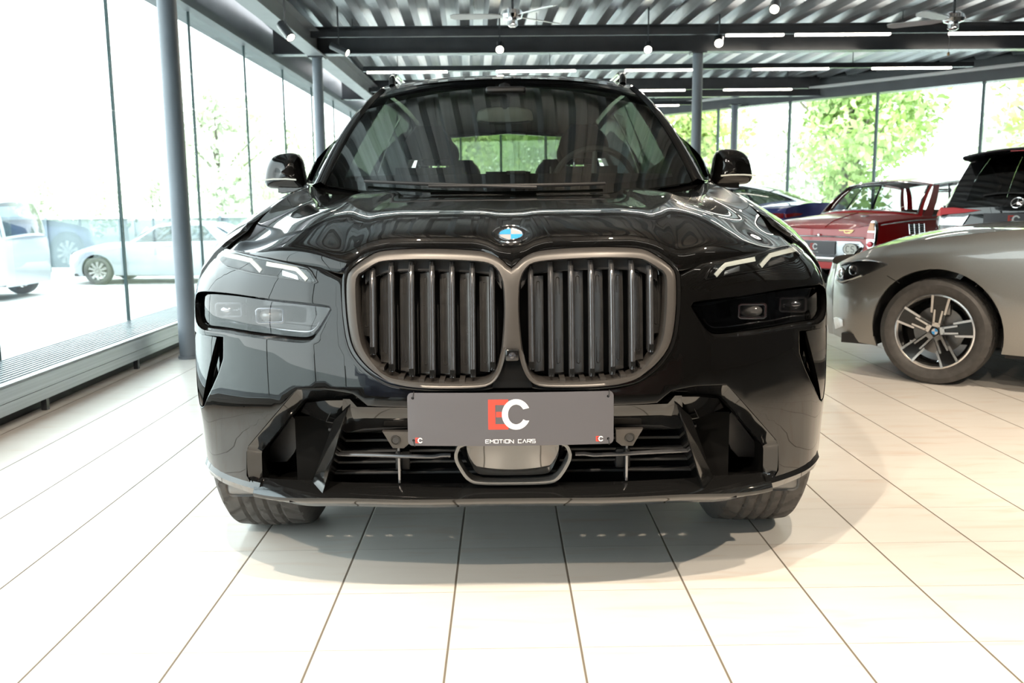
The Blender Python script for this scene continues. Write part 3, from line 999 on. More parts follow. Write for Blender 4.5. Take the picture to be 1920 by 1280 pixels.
# ---------------------------------------------------------------- upper running lights
U_l = oF([(408, 478), (411, 468), (420, 463), (447, 471), (507, 485), (578, 500), (586, 508), (598, 531), (594, 533), (557, 526), (473, 514), (422, 501), (411, 490)])
U_l = [(min(p.x, .868), p.y) for p in resample(v2(U_l), 0.016, closed=True)]
for s in (1, -1):
    o = U_l if s == 1 else mir(U_l)
    rl = bpy.data.objects.new('running_light', None)
    COL.objects.link(rl); rl.parent = suv
    panel_mb(o, [], nose(-0.003), 0.03, 0.003, 0.012).build('light_body', M_gloss, rl)
    il = inset2(v2(o), 0.0055)
    panel_mb([(p.x, p.y) for p in il], [], nose(-0.009), 0.03, 0.002, 0.0055).build('lamp_cover', M_cover, rl)
    for path in ([(421, 476), (447, 482), (471, 488), (481, 498), (490, 508)], [(500, 494), (530, 499), (556, 504), (566, 513), (576, 524)]):
        q = v2(oF(path))
        n = len(q)
        a, b_ = [], []
        for i in range(n):
            t = (q[min(n - 1, i + 1)] - q[max(0, i - 1)]).normalized()
            nn = Vector((-t.y, t.x))
            a.append(q[i] + nn * .0058); b_.append(q[i] - nn * .0058)
        ol = [(p.x * s, p.y) for p in a + list(reversed(b_))]
        panel_mb(ol, [], nose(-0.0065), 0.02, 0.0015, 0.006).build('light_guide', M_guide, rl)
        # reflector bowl under the guide
        c = q[1] + Vector((0, -0.017))
        e = q[-2] + Vector((0.012, -0.008))
        ol = [(x * s, z) for x, z in ((c.x, c.y + .008), (e.x, e.y + .004), (e.x - .004, e.y - .007), (c.x, c.y - .006))]
        panel_mb(ol, [], nose(-0.005), 0.03, 0.001, 0.003).build('reflector', M_reflector, rl)

# ---------------------------------------------------------------- kidney grille
gr = bpy.data.objects.new('kidney_grille', None)
COL.objects.link(gr); gr.parent = suv
kf = lambda x, z, d: Vector((x, F(x, z) - 0.022 + 0.010 * smooth01(abs(x) / .42) + d, z))
panel_mb(K_full, [K_in_s, mir(K_in_s)], kf, 0.02, 0.011, 0.085).build('grille_frame', M_satin, gr, sharp=60)
sur = inset2(v2(K_full), -0.013)
panel_mb([(p.x, p.y) for p in sur], [[(p.x, p.y) for p in inset2(v2(K_full), -0.0015)]], lambda x, z, d: Vector((x, F(x, z) + 0.000 + d, z)), 0.03, 0.004, 0.03).build('grille_surround', M_gloss, gr)
back = [(p.x, p.y) for p in inset2(v2(K_in_s), -0.006)]
for o in (back, mir(back)):
    panel_mb(o, [], lambda x, z, d: Vector((x, F(x, z) + .13 + d, z)), 0.06, 0.003, 0.01).build('grille_backing', M_black, gr)
slat_px = [697, 732, 770, 809, 847, 885.5, 923]
def span_at(x, loop):
    ys = []
    n = len(loop)
    for i in range(n):
        a, b = loop[i], loop[(i + 1) % n]
        if (a[0] - x) * (b[0] - x) < 0:
            t = (x - a[0]) / (b[0] - a[0])
            ys.append(a[1] + (b[1] - a[1]) * t)
    return (min(ys), max(ys))
for s in (1, -1):
    prevx = None
    for px in slat_px:
        x = onF(px, 600, -0.005)[0]
        za, zb = span_at(x, K_in_s)
        zb -= 0.004; za += 0.012
        zk = zb - 0.030                      # where the sloped head of the slat ends
        rows = []
        for z in [za] + [lerp(za + .004, zk, i / 8) for i in range(9)] + [lerp(zk, zb, i / 4) for i in range(1, 5)]:
            d = 0.004 if z <= zk else 0.004 + (z - zk) * 0.35
            u = F(x, z) + d - 0.004
            hw = 0.0072
            rows.append([Vector((s * x + a, u + c, z)) for a, c in ((-hw * .75, .05), (-hw, .006), (-hw * .8, .001), (-hw * .35, -.002), (-hw * .18, .0015), (hw * .18, .0015), (hw * .35, -.002), (hw * .8, .001), (hw, .006), (hw * .75, .05))])
        mb = MB().grid(rows, closed_v=True)
        k = len(rows[0])
        mb.f.append(tuple(range(k))); mb.f.append(tuple(reversed(range(len(mb.v) - k, len(mb.v)))))
        sl = mb.build('grille_slat', M_slat, gr, sharp=40)
        MB().box((s * x - .006, F(x, za) - .001, za + .002), (s * x + .006, F(x, za) + .004, za + .020)).build('slat_clip', M_gloss, sl, smooth=False)
        # the shutter blade beside the slat
        xa = x + 0.034
        if xa > 0.385: xa = 0.388
        z0, z1 = span_at(min(xa - .012, .385), K_in_s)
        z1 = min(z1, zk + .003)
        z0 += 0.014
        fl_ = [(s * (x + .008), z0), (s * xa, z0), (s * xa, z1), (s * (x + .008), z1)]
        if xa - x > 0.012:
            fn = lambda a, b, d, s=s, x=x: Vector((a, F(a, b) + .036 + (abs(a) - x) * 0.42 + d, b))
            fp = panel_mb(fl_, [], fn, 0.05, 0.002, 0.006).build('shutter_blade', M_flap, gr)
            xm = s * (x + .020)
            st = []
            for i in range(13):
                a = PI * i / 12
                st.append(Vector((xm + .0042 * math.cos(a), z1 - .018 + .0042 * math.sin(a))))
            for i in range(13):
                a = PI + PI * i / 12
                st.append(Vector((xm + .0042 * math.cos(a), z0 + .028 + .0042 * math.sin(a))))
            if z1 - z0 > .07:
                MB().tube([fn(p.x, p.y, -.0008) for p in st], 0.0008, 6, closed=True).build('slot_line', M_black, fp)
    # sloping head panel behind the slat tops and its pale edge
    x0, x1 = 0.025, 0.375
    rows = []
    for i in range(21):
        x = lerp(x0, x1, i / 20)
        za, zb = span_at(x, K_in_s)
        rows.append([Vector((s * x, F(x, zb) + .035, zb + .004)), Vector((s * x, F(x, zb) + .028, zb - .028)), Vector((s * x, F(x, zb) + .024, zb - .0305)), Vector((s * x, F(x, zb) + .035, zb - .033))])
    MB().grid(rows).build('head_panel', mat('smoked_grille_head', (0.07, 0.07, 0.072), 0.2, 0.3), gr)
    # ribs on the duct floor
    for px in (715, 752, 790, 828, 866):
        x = onF(px, 700)[0]
        za, zb = span_at(x, K_in_s)
        MB().box((s * x - .007, F(x, za) + .0, za - .002), (s * x + .007, F(x, za) + .07, za + .007)).build('duct_rib', M_satin, gr, smooth=False)
# nose camera and the gloss wedge between the kidneys
wz0, wz1 = onF(930, 722)[1], onF(955, 664)[1]
ww = onF(922, 722)[0]
MB().prism([Vector((-ww, F(0, wz0) - .004, wz0 - .006)), Vector((ww, F(0, wz0) - .004, wz0 - .006)), Vector((.020, F(0, wz1) - .008, wz1)), Vector((-.020, F(0, wz1) - .008, wz1))], (0, .05, 0)).build('nose_wedge', M_gloss, gr, sharp=30)
nc = bpy.data.objects.new('nose_camera', None); COL.objects.link(nc); nc.parent = suv
cz = onF(957, 663)[1]
MB().rbox((-.017, F(0, cz) - .032, cz - .014), (.017, F(0, cz) + .02, cz + .017), 0.005).build('camera_body', M_gloss, nc)
MB().lathe([(0.0, .006), (.005, .0045), (.008, 0), (.0095, 0), (.0095, -.004)], 20, Matrix.Translation((0, F(0, cz) - .034, cz)) @ Matrix.Rotation(R(90), 4, 'X')).build('camera_lens', mat('camera_lens_glass', (.03, .03, .035), .05, 0, .8, 1), nc)

# ---------------------------------------------------------------- badge on the hood edge (blue and white quartered roundel)
def roundel(parent, M, r, name='badge'):
    b = bpy.data.objects.new(name, None); COL.objects.link(b); b.parent = parent
    MB().lathe([(0, .002), (r * .62, .0022), (r * .62, -.002)], 40, M).build('badge_disc', M_silver, b)
    MB().lathe([(r * .62, .0024), (r * .66, .004), (r * .68, .0024), (r * .90, .0024), (r * .93, .0045), (r, .003), (r, -.004), (r * .62, -.004)], 48, M, True).build('badge_ring', mat('black_badge_ring', (.012, .012, .013), .15, 0, .5, .5), b)
    MB().lathe([(r * .91, .0036), (r * .955, .0055), (r * 1.0, .0036), (r * .955, .001)], 48, M, True).build('badge_rim', M_chrome, b)
    MB().lathe([(r * .60, .0036), (r * .63, .005), (r * .66, .0036), (r * .63, .001)], 48, M, True).build('badge_inner_rim', M_chrome, b)
    for q in (0, 2):
        vs = [Vector((0, 0, .0028))] + [Vector((r * .6 * math.cos(PI / 2 * q + PI / 2 + PI / 2 * k / 10), r * .6 * math.sin(PI / 2 * q + PI / 2 + PI / 2 * k / 10), .0028)) for k in range(11)]
        MB().add([M @ v for v in vs], [tuple(range(12))]).build('blue_quarter', M_blue, b, smooth=False)
    return b

# ---------------------------------------------------------------- hood
ZE = [(0, .940), (.03, .946), (.06, .966), (.1, .977), (.3, .980), (.36, .966), (.405, .938), (.43, .926), (.5, .941), (.6, .953), (.7, .961), (.8, .972)]
ZR = [(0, 1.128), (.3, 1.129), (.55, 1.133), (.7, 1.150), (.8, 1.178)]
UR = [(0, 1.10), (.3, 1.13), (.55, 1.24), (.7, 1.36), (.8, 1.48)]
GC = [(0, 0), (.005, .16), (.011, .24), (.022, .30), (.06, .405), (.10, .50), (.15, .59), (.22, .68), (.3, .74), (.45, .82), (.7, .92), (1, 1)]
GS = [(0, 0), (.05, .06), (.12, .15), (.25, .38), (.5, .66), (.75, .87), (1, 1)]
RIDGE = [(0, 0), (.30, 0.0), (.37, .001), (.40, .006), (.415, .015), (.44, .019), (.50, .018), (.55, .010), (.62, -.004), (.69, -.008), (.75, -.002), (.8, 0)]
GT = [pw(i / 400, GC) for i in range(401)]
for _ in range(3):
    GT = [GT[i] if i < 6 or i > 396 else (lambda w_: sum(GT[i - w_:i + w_ + 1]) / (2 * w_ + 1))(min(14, max(1, (i - 5) // 3), 400 - i)) for i in range(401)]
def g_c(t):
    t = max(0, min(1, t)) * 400
    i = min(399, int(t))
    return lerp(GT[i], GT[i + 1], t - i) if t > 24 else pw(t / 400, GC)
def ze(x): return pw(abs(x), ZE)
def hood_pt(x, t):
    a = abs(x)
    e = ze(a)
    ue = F(a, e) + 0.004
    ur = pw(a, UR)
    u = ue + (ur - ue) * t
    k = smooth01((a - .48) / .30)
    g = lerp(g_c(t), pw(t, GS), k)
    z = e + (pw(a, ZR) - e) * g
    z += pw(a, RIDGE) * smooth01((t - .06) * 1.25)
    # a soft crease that runs from the kidney corner to the screen
    z += 0.006 * math.exp(-((a - lerp(.40, .60, t)) / .035) ** 2) * smooth01(t * 8) * (1 - smooth01((t - .5) * 2))
    return Vector((x, u, z))
xs = [-.8 + 1.6 * i / 160 for i in range(161)]
ts = [0, .004, .008, .013, .019, .026, .034, .044, .056, .07, .085, .10] + [.10 + .9 * (i / 44) for i in range(1, 45)]
rows = []
for x in xs:
    p0 = hood_pt(x, 0)
    rows.append([p0 + Vector((0, .04, -.012)), p0 + Vector((0, .006, -.007)), p0 + Vector((0, .001, -.003))] + [hood_pt(x, t) for t in ts] + [hood_pt(x, 1) + Vector((0, .003, -.004)), hood_pt(x, 1) + Vector((0, .0, -.04))])
first = [p + Vector((-.003, 0, -.004)) for p in rows[0]]; deep = [p + Vector((.004, 0, -.05)) for p in rows[0]]
lastr = [p + Vector((.003, 0, -.004)) for p in rows[-1]]; deepr = [p + Vector((-.004, 0, -.05)) for p in rows[-1]]
MB().grid([deep, first] + rows + [lastr, deepr]).build('hood', M_bpaint, suv, sharp=70)
# badge sits on the steep front of the hood
p_a, p_b = hood_pt(0, .018), hood_pt(0, .098)
tn = (p_b - p_a).normalized()
nrm = Vector((1, 0, 0)).cross(tn).normalized()
if nrm.z < 0: nrm = -nrm
lift = max((hood_pt(0, .018 + .08 * i / 10) - p_a).dot(nrm) for i in range(11))
Mb = Matrix((Vector((1, 0, 0)), tn, nrm)).transposed().to_4x4()
Mb.translation = (p_a + p_b) / 2 + nrm * (lift + .001)
roundel(suv, Mb, 0.050)
# two washer jets / cowl
# ---------------------------------------------------------------- fenders, doors, quarter panels
XU = [(.40, .918), (.46, .938), (.53, .955), (.68, .98), (.87, 1.0), (1.3, .995), (1.6, .975), (2.5, .975), (3.6, .985), (3.98, 1.0), (4.5, .98), (4.85, .94), (5.05, .88), (5.14, .80)]
ZT = [(.44, 1.0), (.6, 1.05), (.9, 1.105), (1.2, 1.15), (1.5, 1.178), (1.8, 1.19), (5.0, 1.23)]
XT = [(.44, .803), (1.45, .803), (1.75, .875), (2.4, .90), (4.4, .885), (5.0, .80)]
def Sx(u, z):
    X = pw(u, XU) - max(0, .6 - z) * .10
    zt = pw(u, ZT)
    t = max(0.0, (z - (zt - .2)) / .2)
    # shoulder crease along the doors
    if u > 1.3: X += .010 * math.exp(-((z - .98) / .05) ** 2) * smooth01((u - 1.3) * 2)
    return X - (pw(u, XU) - pw(u, XT)) * min(t, 1.1) ** 2.3
def arch(uc, r, z0, a0=0, a1=180, n=28, zc=.395):
    out = []
    for i in range(n + 1):
        a = R(lerp(a1, a0, i / n))
        out.append((uc + r * math.cos(a), zc + r * math.sin(a)))
    return out
def top_edge(u0, u1, n=24, d=.002): return [(lerp(u1, u0, i / n), pw(lerp(u1, u0, i / n), ZT) - d) for i in range(n + 1)]
W1, W2, RA = .87, 3.975, .425
def side_panels(s):
    fn = lambda u, z, d: Vector((s * (Sx(u, z) - d), u, z))
    g = .0025
    fz = [(u, z) for u, z in arch(W1, RA, 0)]
    fender = [(.505, .96), (.505, .60)] + [p for p in fz if p[0] > .51 and p[1] > .5 or p[0] > 1.0] + [(W1 + RA + .03, .33), (1.62 - g, .33), (1.62 - g, 1.08), (1.50, 1.177)] + top_edge(.515, 1.48, 20)
    panel_mb(fender, [], fn, 0.035, .003, .02).build('front_fender', M_bpaint, suv, sharp=50)
    d1 = [(1.62 + g, .33), (2.72 - g, .33), (2.72 - g, 1.17)] + top_edge(1.66, 2.68, 14)
    dd = panel_mb(d1, [], fn, 0.05, .003, .02).build('front_door', M_bpaint, suv, sharp=50)
    d2 = [(2.72 + g, .33), (3.38, .33)] + [(u, z) for u, z in arch(W2, RA + .03, 0) if z > .36 and u < 3.80] + [(3.80, .86), (3.86, 1.15)] + top_edge(2.76, 3.84, 14)
    d2b = panel_mb(d2, [], fn, 0.05, .003, .02).build('rear_door', M_bpaint, suv, sharp=50)
    for d_, u in ((dd, 2.5), (d2b, 3.6)):
        MB().tube([Vector((s * (Sx(u + k, .99) + o), u + k, .99)) for k, o in ((-.13, .002), (-.11, .03), (0, .034), (.11, .03), (.13, .002))], .014, 10, flat=.7).build('door_handle', M_bpaint, d_)
    q = [(4.43, .36), (4.6, .33), (5.08, .36), (5.13, .6), (5.12, 1.0), (5.0, 1.22)] + top_edge(3.90, 4.98, 14) + [(3.865, .865)] + [(u, z) for u, z in arch(W2, RA, 0) if u > 3.80]
    panel_mb(q, [], fn, 0.05, .003, .02).build('rear_quarter', M_bpaint, suv, sharp=50)
    MB().grid([[Vector((s * (Sx(u, .36) + .005), u, .36)), Vector((s * (Sx(u, .36) + .012), u, .31)), Vector((s * (Sx(u, .36) - .02), u, .25)), Vector((s * .6, u, .24))] for u in [1.33 + i * .1 for i in range(22)]]).build('side_sill', M_gloss, suv)
    # wheel housings
    for uc in (W1, W2):
        rows = []
        for p in arch(uc, RA - .004, 0, -8, 188, 30):
            rows.append([Vector((s * (min(Sx(p[0], .6), Sx(p[0], p[1])) - .035), p[0], p[1])), Vector((s * .58, p[0], p[1]))])
        MB().grid(rows).build('wheel_housing', M_black, suv)
for s in (1, -1): side_panels(s)
MB().box((-.66, .55, .27), (.66, 5.0, .32)).build('underbody', M_black, suv, smooth=False)
MB().box((-.60, .5, .30), (.60, 5.0, .75)).box((-.75, .34, .42), (.75, .44, .84)).build('chassis', M_duct, suv, smooth=False)
# rear end
def RE(x, z): return 5.13 - .10 * (abs(x) / .8) ** 3 - max(0, z - 1.0) * .22 - max(0, .5 - z) * .25
rear_out = [(-.80, .32), (.80, .32), (.86, .6), (.86, 1.0), (.78, 1.2), (.70, 1.45), (.62, 1.66), (0, 1.70), (-.62, 1.66), (-.70, 1.45), (-.78, 1.2), (-.86, 1.0), (-.86, .6)]
rear_hole = [(-.66, 1.20), (.66, 1.20), (.60, 1.45), (.54, 1.60), (0, 1.635), (-.54, 1.60), (-.60, 1.45)]
fnr = lambda x, z, d: Vector((x, RE(x, z) - d, z))
lg = panel_mb(rear_out, [rear_hole], fnr, .06, .004, .03).build('tailgate', M_bpaint, suv, sharp=50)
panel_mb([(p.x, p.y) for p in inset2(v2(rear_hole), -.01)], [], lambda x, z, d: Vector((x, RE(x, z) - .008 - d, z)), .1, .002, .004).build('rear_window', glass_mat('rear_glass', (.72, .82, .64), .4), suv)
for s in (1, -1):
    tl = [(s * .40, 1.0), (s * .40, .955), (s * .84, .93), (s * .84, 1.03)]
    panel_mb(tl, [], lambda x, z, d: Vector((x, RE(x, z) + .006 - d, z)), .06, .004, .015).build('tail_lamp', mat('tail_lamp_red', (.35, .01, .01), .1, 0, .5, .8), suv)

# ---------------------------------------------------------------- greenhouse
WB0, WT0 = .735, .578
def ws(s, t, g=0.0):
    bx, tx = WB0 + g, WT0 + g
    b = Vector((bx * s, 1.10 + .36 * s * s, 1.118 + .06 * s * s))
    e = Vector((tx * s, 2.12 + .10 * s * s, 1.668 - .030 * s * s))
    p = b.lerp(e, t)
    n = Vector((0, -.46, .89))
    return p + n * (.045 * 4 * t * (1 - t))
rows = [[ws(-1 + 2 * i / 48, j / 24) for j in range(25)] for i in range(49)]
MB().grid(rows).build('windscreen', M_carglass, suv, recalc=False)
# black printed border of the glass, as a separate thin frame behind it
def fr_rows(s0, s1, t0, t1, n, m):
    return [[ws(lerp(s0, s1, i / n), lerp(t0, t1, j / m)) + Vector((0, .004, -.004)) for j in range(m + 1)] for i in range(n + 1)]
fb = MB()
fb.grid(fr_rows(-1, 1, 0, .055, 40, 2)); fb.grid(fr_rows(-1, 1, .955, 1, 40, 2))
fb.grid(fr_rows(-1, -.90, .05, .96, 2, 20)); fb.grid(fr_rows(.90, 1, .05, .96, 2, 20))
fb.grid(fr_rows(-.10, .10, .80, .96, 8, 6))
fb.build('windscreen_border', M_frit, suv, recalc=False)
ROOFZ = [(2.12, 1.672), (2.3, 1.708), (2.6, 1.752), (3.0, 1.785), (3.6, 1.797), (4.3, 1.770), (4.8, 1.715), (4.97, 1.69)]
ROOFW = [(2.12, .600), (2.5, .630), (3.2, .655), (4.2, .640), (4.97, .60)]
def roof_pt(s, u):
    zc, wd_ = pw(u, ROOFZ), pw(u, ROOFW)
    u2 = u + (.10 * s * s) * (1 - smooth01((u - 2.12) / .8))
    return Vector((wd_ * s, u2, zc - .045 * abs(s) ** 2.6))
us = [2.125 + .06 * i for i in range(10)] + [2.7 + .19 * i for i in range(12)] + [4.97]
rows = [[roof_pt(-1 + 2 * i / 40, u) for i in range(41)] for u in us]
pre = [[p + Vector((0, .004, -.006)) for p in rows[0]]]
under = [[p + Vector((0, .05, -.03)) for p in rows[0]]]
MB().grid(under + pre + rows).build('roof', M_bpaint, suv, sharp=60)
MB().grid([[p + Vector((0, .02, -.035)) for p in r] for r in rows[1:]]).build('headliner', M_cabin, suv)
# A pillars: from the screen edge round to the door glass
for s in (1, -1):
    rows = []
    for j in range(25):
        t = j / 24
        a = ws(s, t) + Vector((s * .003, 0, 0))
        top_x, bot_x = .655, .805
        ox = lerp(bot_x, top_x, t) - (WB0 - .735)
        w_ = lerp(.072, .05, t)
        mid = a + Vector((s * .018, .004, .012))
        o1 = a + Vector((s * w_ * .75, .035, .004))
        o2 = a + Vector((s * w_, .085, -.022))
        o3 = a + Vector((s * w_ * .95, .14, -.045))
        rows.append([a + Vector((0, .02, -.02)), a, mid, o1, o2, o3, a + Vector((s * w_ * .6, .13, -.05))])
    MB().grid(rows).build('windscreen_pillar', M_bpaint, suv, sharp=60)
    # cantrail joining pillar and roof edge, down to the rear
    rows = []
    for i in range(29):
        u = lerp(2.16, 4.98, i / 28)
        e = roof_pt(s, u)
        rows.append([e + Vector((-s * .004, 0, .0)), e + Vector((s * .02, 0, -.008)), e + Vector((s * .045, 0, -.04)), e + Vector((s * .055, 0, -.075)), e + Vector((s * .03, 0, -.08))])
    MB().grid(rows).build('cant_rail', M_bpaint, suv, sharp=60)
    # side glass and door pillars
    def sg(u, t):
        zt = pw(u, ZT)
        b = Vector((s * (pw(u, XT) + .0), u, zt))
        e = roof_pt(s, u) + Vector((s * .045, 0, -.07))
        e.y = u
        return b.lerp(e, t) + Vector((s * .02 * 4 * t * (1 - t), 0, 0))
    def band(u0, u1, tmax, name, m, off=0.0, n=12):
        rows = []
        for i in range(n + 1):
            u = lerp(u0, u1, i / n)
            rows.append([sg(u, tmax(u) * j / 8) + Vector((s * off, 0, 0)) for j in range(9)])
        MB().grid(rows).build(name, m, suv)
    tri = lambda u: min(1.0, max(0.02, (u - 1.53) / .78))
    one = lambda u: 1.0
    band(1.56, 1.94, tri, 'window_triangle', M_gloss, .003, 6)
    band(1.92, 2.60, tri, 'side_window', glass_mat('side_glass', (.07, .085, .075), .25))
    band(2.56, 2.80, one, 'door_pillar', M_gloss, .004, 3)
    band(2.78, 3.82, one, 'side_window', M_privacy)
    band(3.80, 3.92, one, 'door_pillar', M_gloss, .004, 3)
    band(3.90, 4.74, one, 'quarter_window', M_privacy)
    band(4.70, 4.98, one, 'rear_pillar', M_bpaint, .004, 5)
    # roof rail
    pts = [roof_pt(s * .93, 2.42) + Vector((0, 0, -.002)), roof_pt(s * .935, 2.50) + Vector((0, 0, .032)), roof_pt(s * .94, 2.66) + Vector((0, 0, .047))] + [roof_pt(s * .94, 2.8 + i * .3) + Vector((0, 0, .048)) for i in range(6)] + [roof_pt(s * .94, 4.6) + Vector((0, 0, .03)), roof_pt(s * .94, 4.72)]
    MB().tube(spline(pts, 5), .017, 12, flat=.75).build('roof_rail', M_gloss, suv)
    # mirror
    dm = bpy.data.objects.new('door_mirror', None); COL.objects.link(dm); dm.parent = suv
    a0, a1 = 0, 0
    sec = []
    yc = 1.93
    prof = [(-.095, .60), (-.09, .82), (-.07, .94), (-.03, 1.0), (.02, .99), (.07, .93), (.105, .80), (.115, .62)]
    # outline of the housing in x-z seen from the front, lofted in depth
    ol = [(.790, 1.168), (.800, 1.160), (.93, 1.162), (.955, 1.172), (.962, 1.195), (.950, 1.25), (.93, 1.283), (.90, 1.297), (.855, 1.302), (.825, 1.298), (.812, 1.28), (.802, 1.21)]
    ol = [(x * 1.152, 1.095 + (z - 1.095) * 1.152) for x, z in ol]
    ol = resample(chaikin(v2(ol), 2), 0.012, closed=True)
    cx_, cz_ = 1.014, 1.245
    rows = []
    for d, k in ((-.055, .05), (-.053, .35), (-.047, .62), (-.034, .83), (-.015, .95), (.01, 1.0), (.05, 1.0), (.078, .97)):
        rows.append([Vector((s * (cx_ + (p.x - cx_) * k), yc + d + .10 * (p.x - cx_), cz_ + (p.y - cz_) * k)) for p in ol])
    mb = MB().grid(rows, closed_v=True)
    mb.f.append(tuple(reversed(range(len(ol)))))
    mb.build('mirror_housing', M_bpaint, dm, sharp=60)
    MB().add([Vector((s * (cx_ + (p.x - cx_) * .93), yc + .075 + .10 * (p.x - cx_), cz_ + (p.y - cz_) * .93)) for p in ol], [tuple(range(len(ol)))]).build('mirror_glass', mat('mirror_silver', (.8, .8, .8), .02, 1), dm, smooth=False)
    MB().tube([Vector((s * (p[0]), yc - .03 + (p[0] - 1.014) * .1 - .03, p[1])) for p in ((.945, 1.211), (.99, 1.215), (1.05, 1.215), (1.104, 1.211))], .0035, 8).build('turn_signal_strip', M_guide, dm)
    MB().prism([Vector((s * .86, yc - .03, 1.192)), Vector((s * 1.04, yc - .02, 1.178)), Vector((s * 1.04, yc + .05, 1.174)), Vector((s * .86, yc + .08, 1.19))], (0, 0, -.022)).build('mirror_arm', M_gloss, dm, smooth=False)

# cowl with wipers
MB().grid([[Vector((.80 * s_, 1.06 + .38 * s_ * s_ + d, 1.095 + .05 * s_ * s_ + zz)) for s_ in [-1 + i / 12 for i in range(25)]] for d, zz in ((-.02, 0), (.03, .004), (.08, .012), (.12, .03))]).build('cowl', M_gloss, suv)
for s, x0, x1, z0 in ((1, -.30, .36, 0), (-1, -.56, .10, 0)):
    pts = [ws(lerp(x0, x1, i / 12) / WB0, .035 + .03 * math.sin(PI * i / 12) * .4) + Vector((0, -.012, .012)) for i in range(13)]
    MB().tube(pts, .0065, 8).build('wiper_blade', M_plastic, suv)

# ---------------------------------------------------------------- cabin
MB().grid([[Vector((.72 * s_, 1.35 + .18 * s_ * s_ + d, zz)) for s_ in [-1 + i / 10 for i in range(21)]] for d, zz in ((-.02, 1.10), (.08, 1.15), (.18, 1.20), (.30, 1.222), (.38, 1.215), (.42, 1.12), (.46, .90))]).build('dashboard', M_cabin, suv)
MB().rbox((-.01, 1.60, 1.218), (.07, 1.66, 1.232), .003).build('dash_sensor', M_plastic, suv)
def seat(x, u, rec, zb=.62, w=.25, top=1.32, head=True):
    st = bpy.data.objects.new('front_seat' if rec else 'rear_seat', None); COL.objects.link(st); st.parent = suv
    MB().rbox((x - w, u - .05, zb - .12), (x + w, u + .48, zb + .05), .05).build('seat_cushion', M_seat, st)
    rows = []
    for i in range(13):
        t = i / 12
        z = lerp(zb, top, t)
        hw = w * (1.0 - .28 * smooth01((t - .35) / .6))
        y = u + .42 + .22 * t
        k = 1 - .25 * t
        rows.append([Vector((x + hw * a, y + b * k, z)) for a, b in ((-.85, .10), (-1, .03), (-.97, -.05), (-.75, -.06), (-.5, -.02), (0, -.015), (.5, -.02), (.75, -.06), (.97, -.05), (1, .03), (.85, .10), (0, .12))])
    mb = MB().grid(rows, closed_v=True)
    n = 12
    mb.f.append(tuple(range(n))); mb.f.append(tuple(reversed(range(len(mb.v) - n, len(mb.v)))))
    mb.build('seat_back', M_seat, st, sharp=70)
    if head:
        hw = .125
        rows = []
        for i in range(11):
            t = i / 10
            z = lerp(top + .04, top + .215, t)
            ww_ = hw * (0.80 + .25 * math.sin(PI * min(1, t * 1.05 + .12)) - .22 * smooth01((t - .72) / .28))
            rows.append([Vector((x + ww_ * a, u + .61 + .05 * t + b, z)) for a, b in ((-.8, .05), (-1, .0), (-.8, -.045), (0, -.055), (.8, -.045), (1, 0), (.8, .05), (0, .06))])
        mb = MB().grid(rows, closed_v=True)
        mb.f.append(tuple(range(8))); mb.f.append(tuple(reversed(range(len(mb.v) - 8, len(mb.v)))))
        mb.build('headrest', M_seat, st, sharp=70)
        for d in (-.05, .05):
            MB().cyl((x + d, u + .63, top - .02), (x + d, u + .64, top + .06), .007, 8).build('headrest_post', M_chrome, st)
seat(-.42, 2.02, True, top=1.29)
seat(.40, 2.02, True, top=1.29)
for x in (-.44, .44): seat(x, 3.0, False, .66, .24, 1.30)
seat(0, 3.0, False, .66, .20, 1.30, False)
for x in (-.33, .33): seat(x, 3.85, False, .70, .2, 1.20)
sw = bpy.data.objects.new('steering_wheel', None); COL.objects.link(sw); sw.parent = suv
MS = Matrix.Translation((.385, 1.95, 1.165)) @ Matrix.Rotation(R(-68), 4, 'X')
MB().tube([MS @ Vector((.185 * math.cos(2 * PI * i / 40), .185 * math.sin(2 * PI * i / 40), 0)) for i in range(40)], .014, 10, closed=True).build('wheel_rim', mat('wheel_leather', (.09, .09, .09), .4), sw)
MB().lathe([(0, .03), (.05, .025), (.062, .0), (.05, -.03), (0, -.04)], 20, MS).build('wheel_hub', M_cabin, sw)
for a in (0, 180, 270):
    MB().tube([MS @ Vector((.05 * math.cos(R(a)), .05 * math.sin(R(a)), 0)), MS @ Vector((.18 * math.cos(R(a)), .18 * math.sin(R(a)), 0))], .012, 8).build('wheel_spoke', M_silver if a == 270 else M_cabin, sw)
rv = bpy.data.objects.new('rear_view_mirror', None); COL.objects.link(rv); rv.parent = suv
mz = 1.49
mo = resample(chaikin(v2([(-.125, -.035), (.125, -.035), (.13, -.01), (.115, .038), (-.115, .038), (-.13, -.01)]), 2), .012, closed=True)
rows = [[Vector((-.015 + p.x * k, 1.96 + d, mz + p.y * k)) for p in mo] for d, k in ((-.03, .5), (-.024, .85), (-.01, .98), (.012, 1.0))]
mb = MB().grid(rows, closed_v=True); mb.f.append(tuple(range(len(mo)))); mb.f.append(tuple(range(len(mb.v) - len(mo), len(mb.v))))
mb.build('mirror_shell', mat('grey_mirror_shell', (.5, .52, .5), .35), rv)
MB().tube([(0 - .015, 1.95, mz + .02), (-.015, 1.97, mz + .09), (-.015, 2.02, mz + .12)], [.02, .028, .035], 10).build('mirror_stem', M_cabin, rv)
MB().rbox((-.10, 1.93, mz + .085), (.08, 2.05, mz + .125), .012).build('sensor_housing', M_plastic, rv)

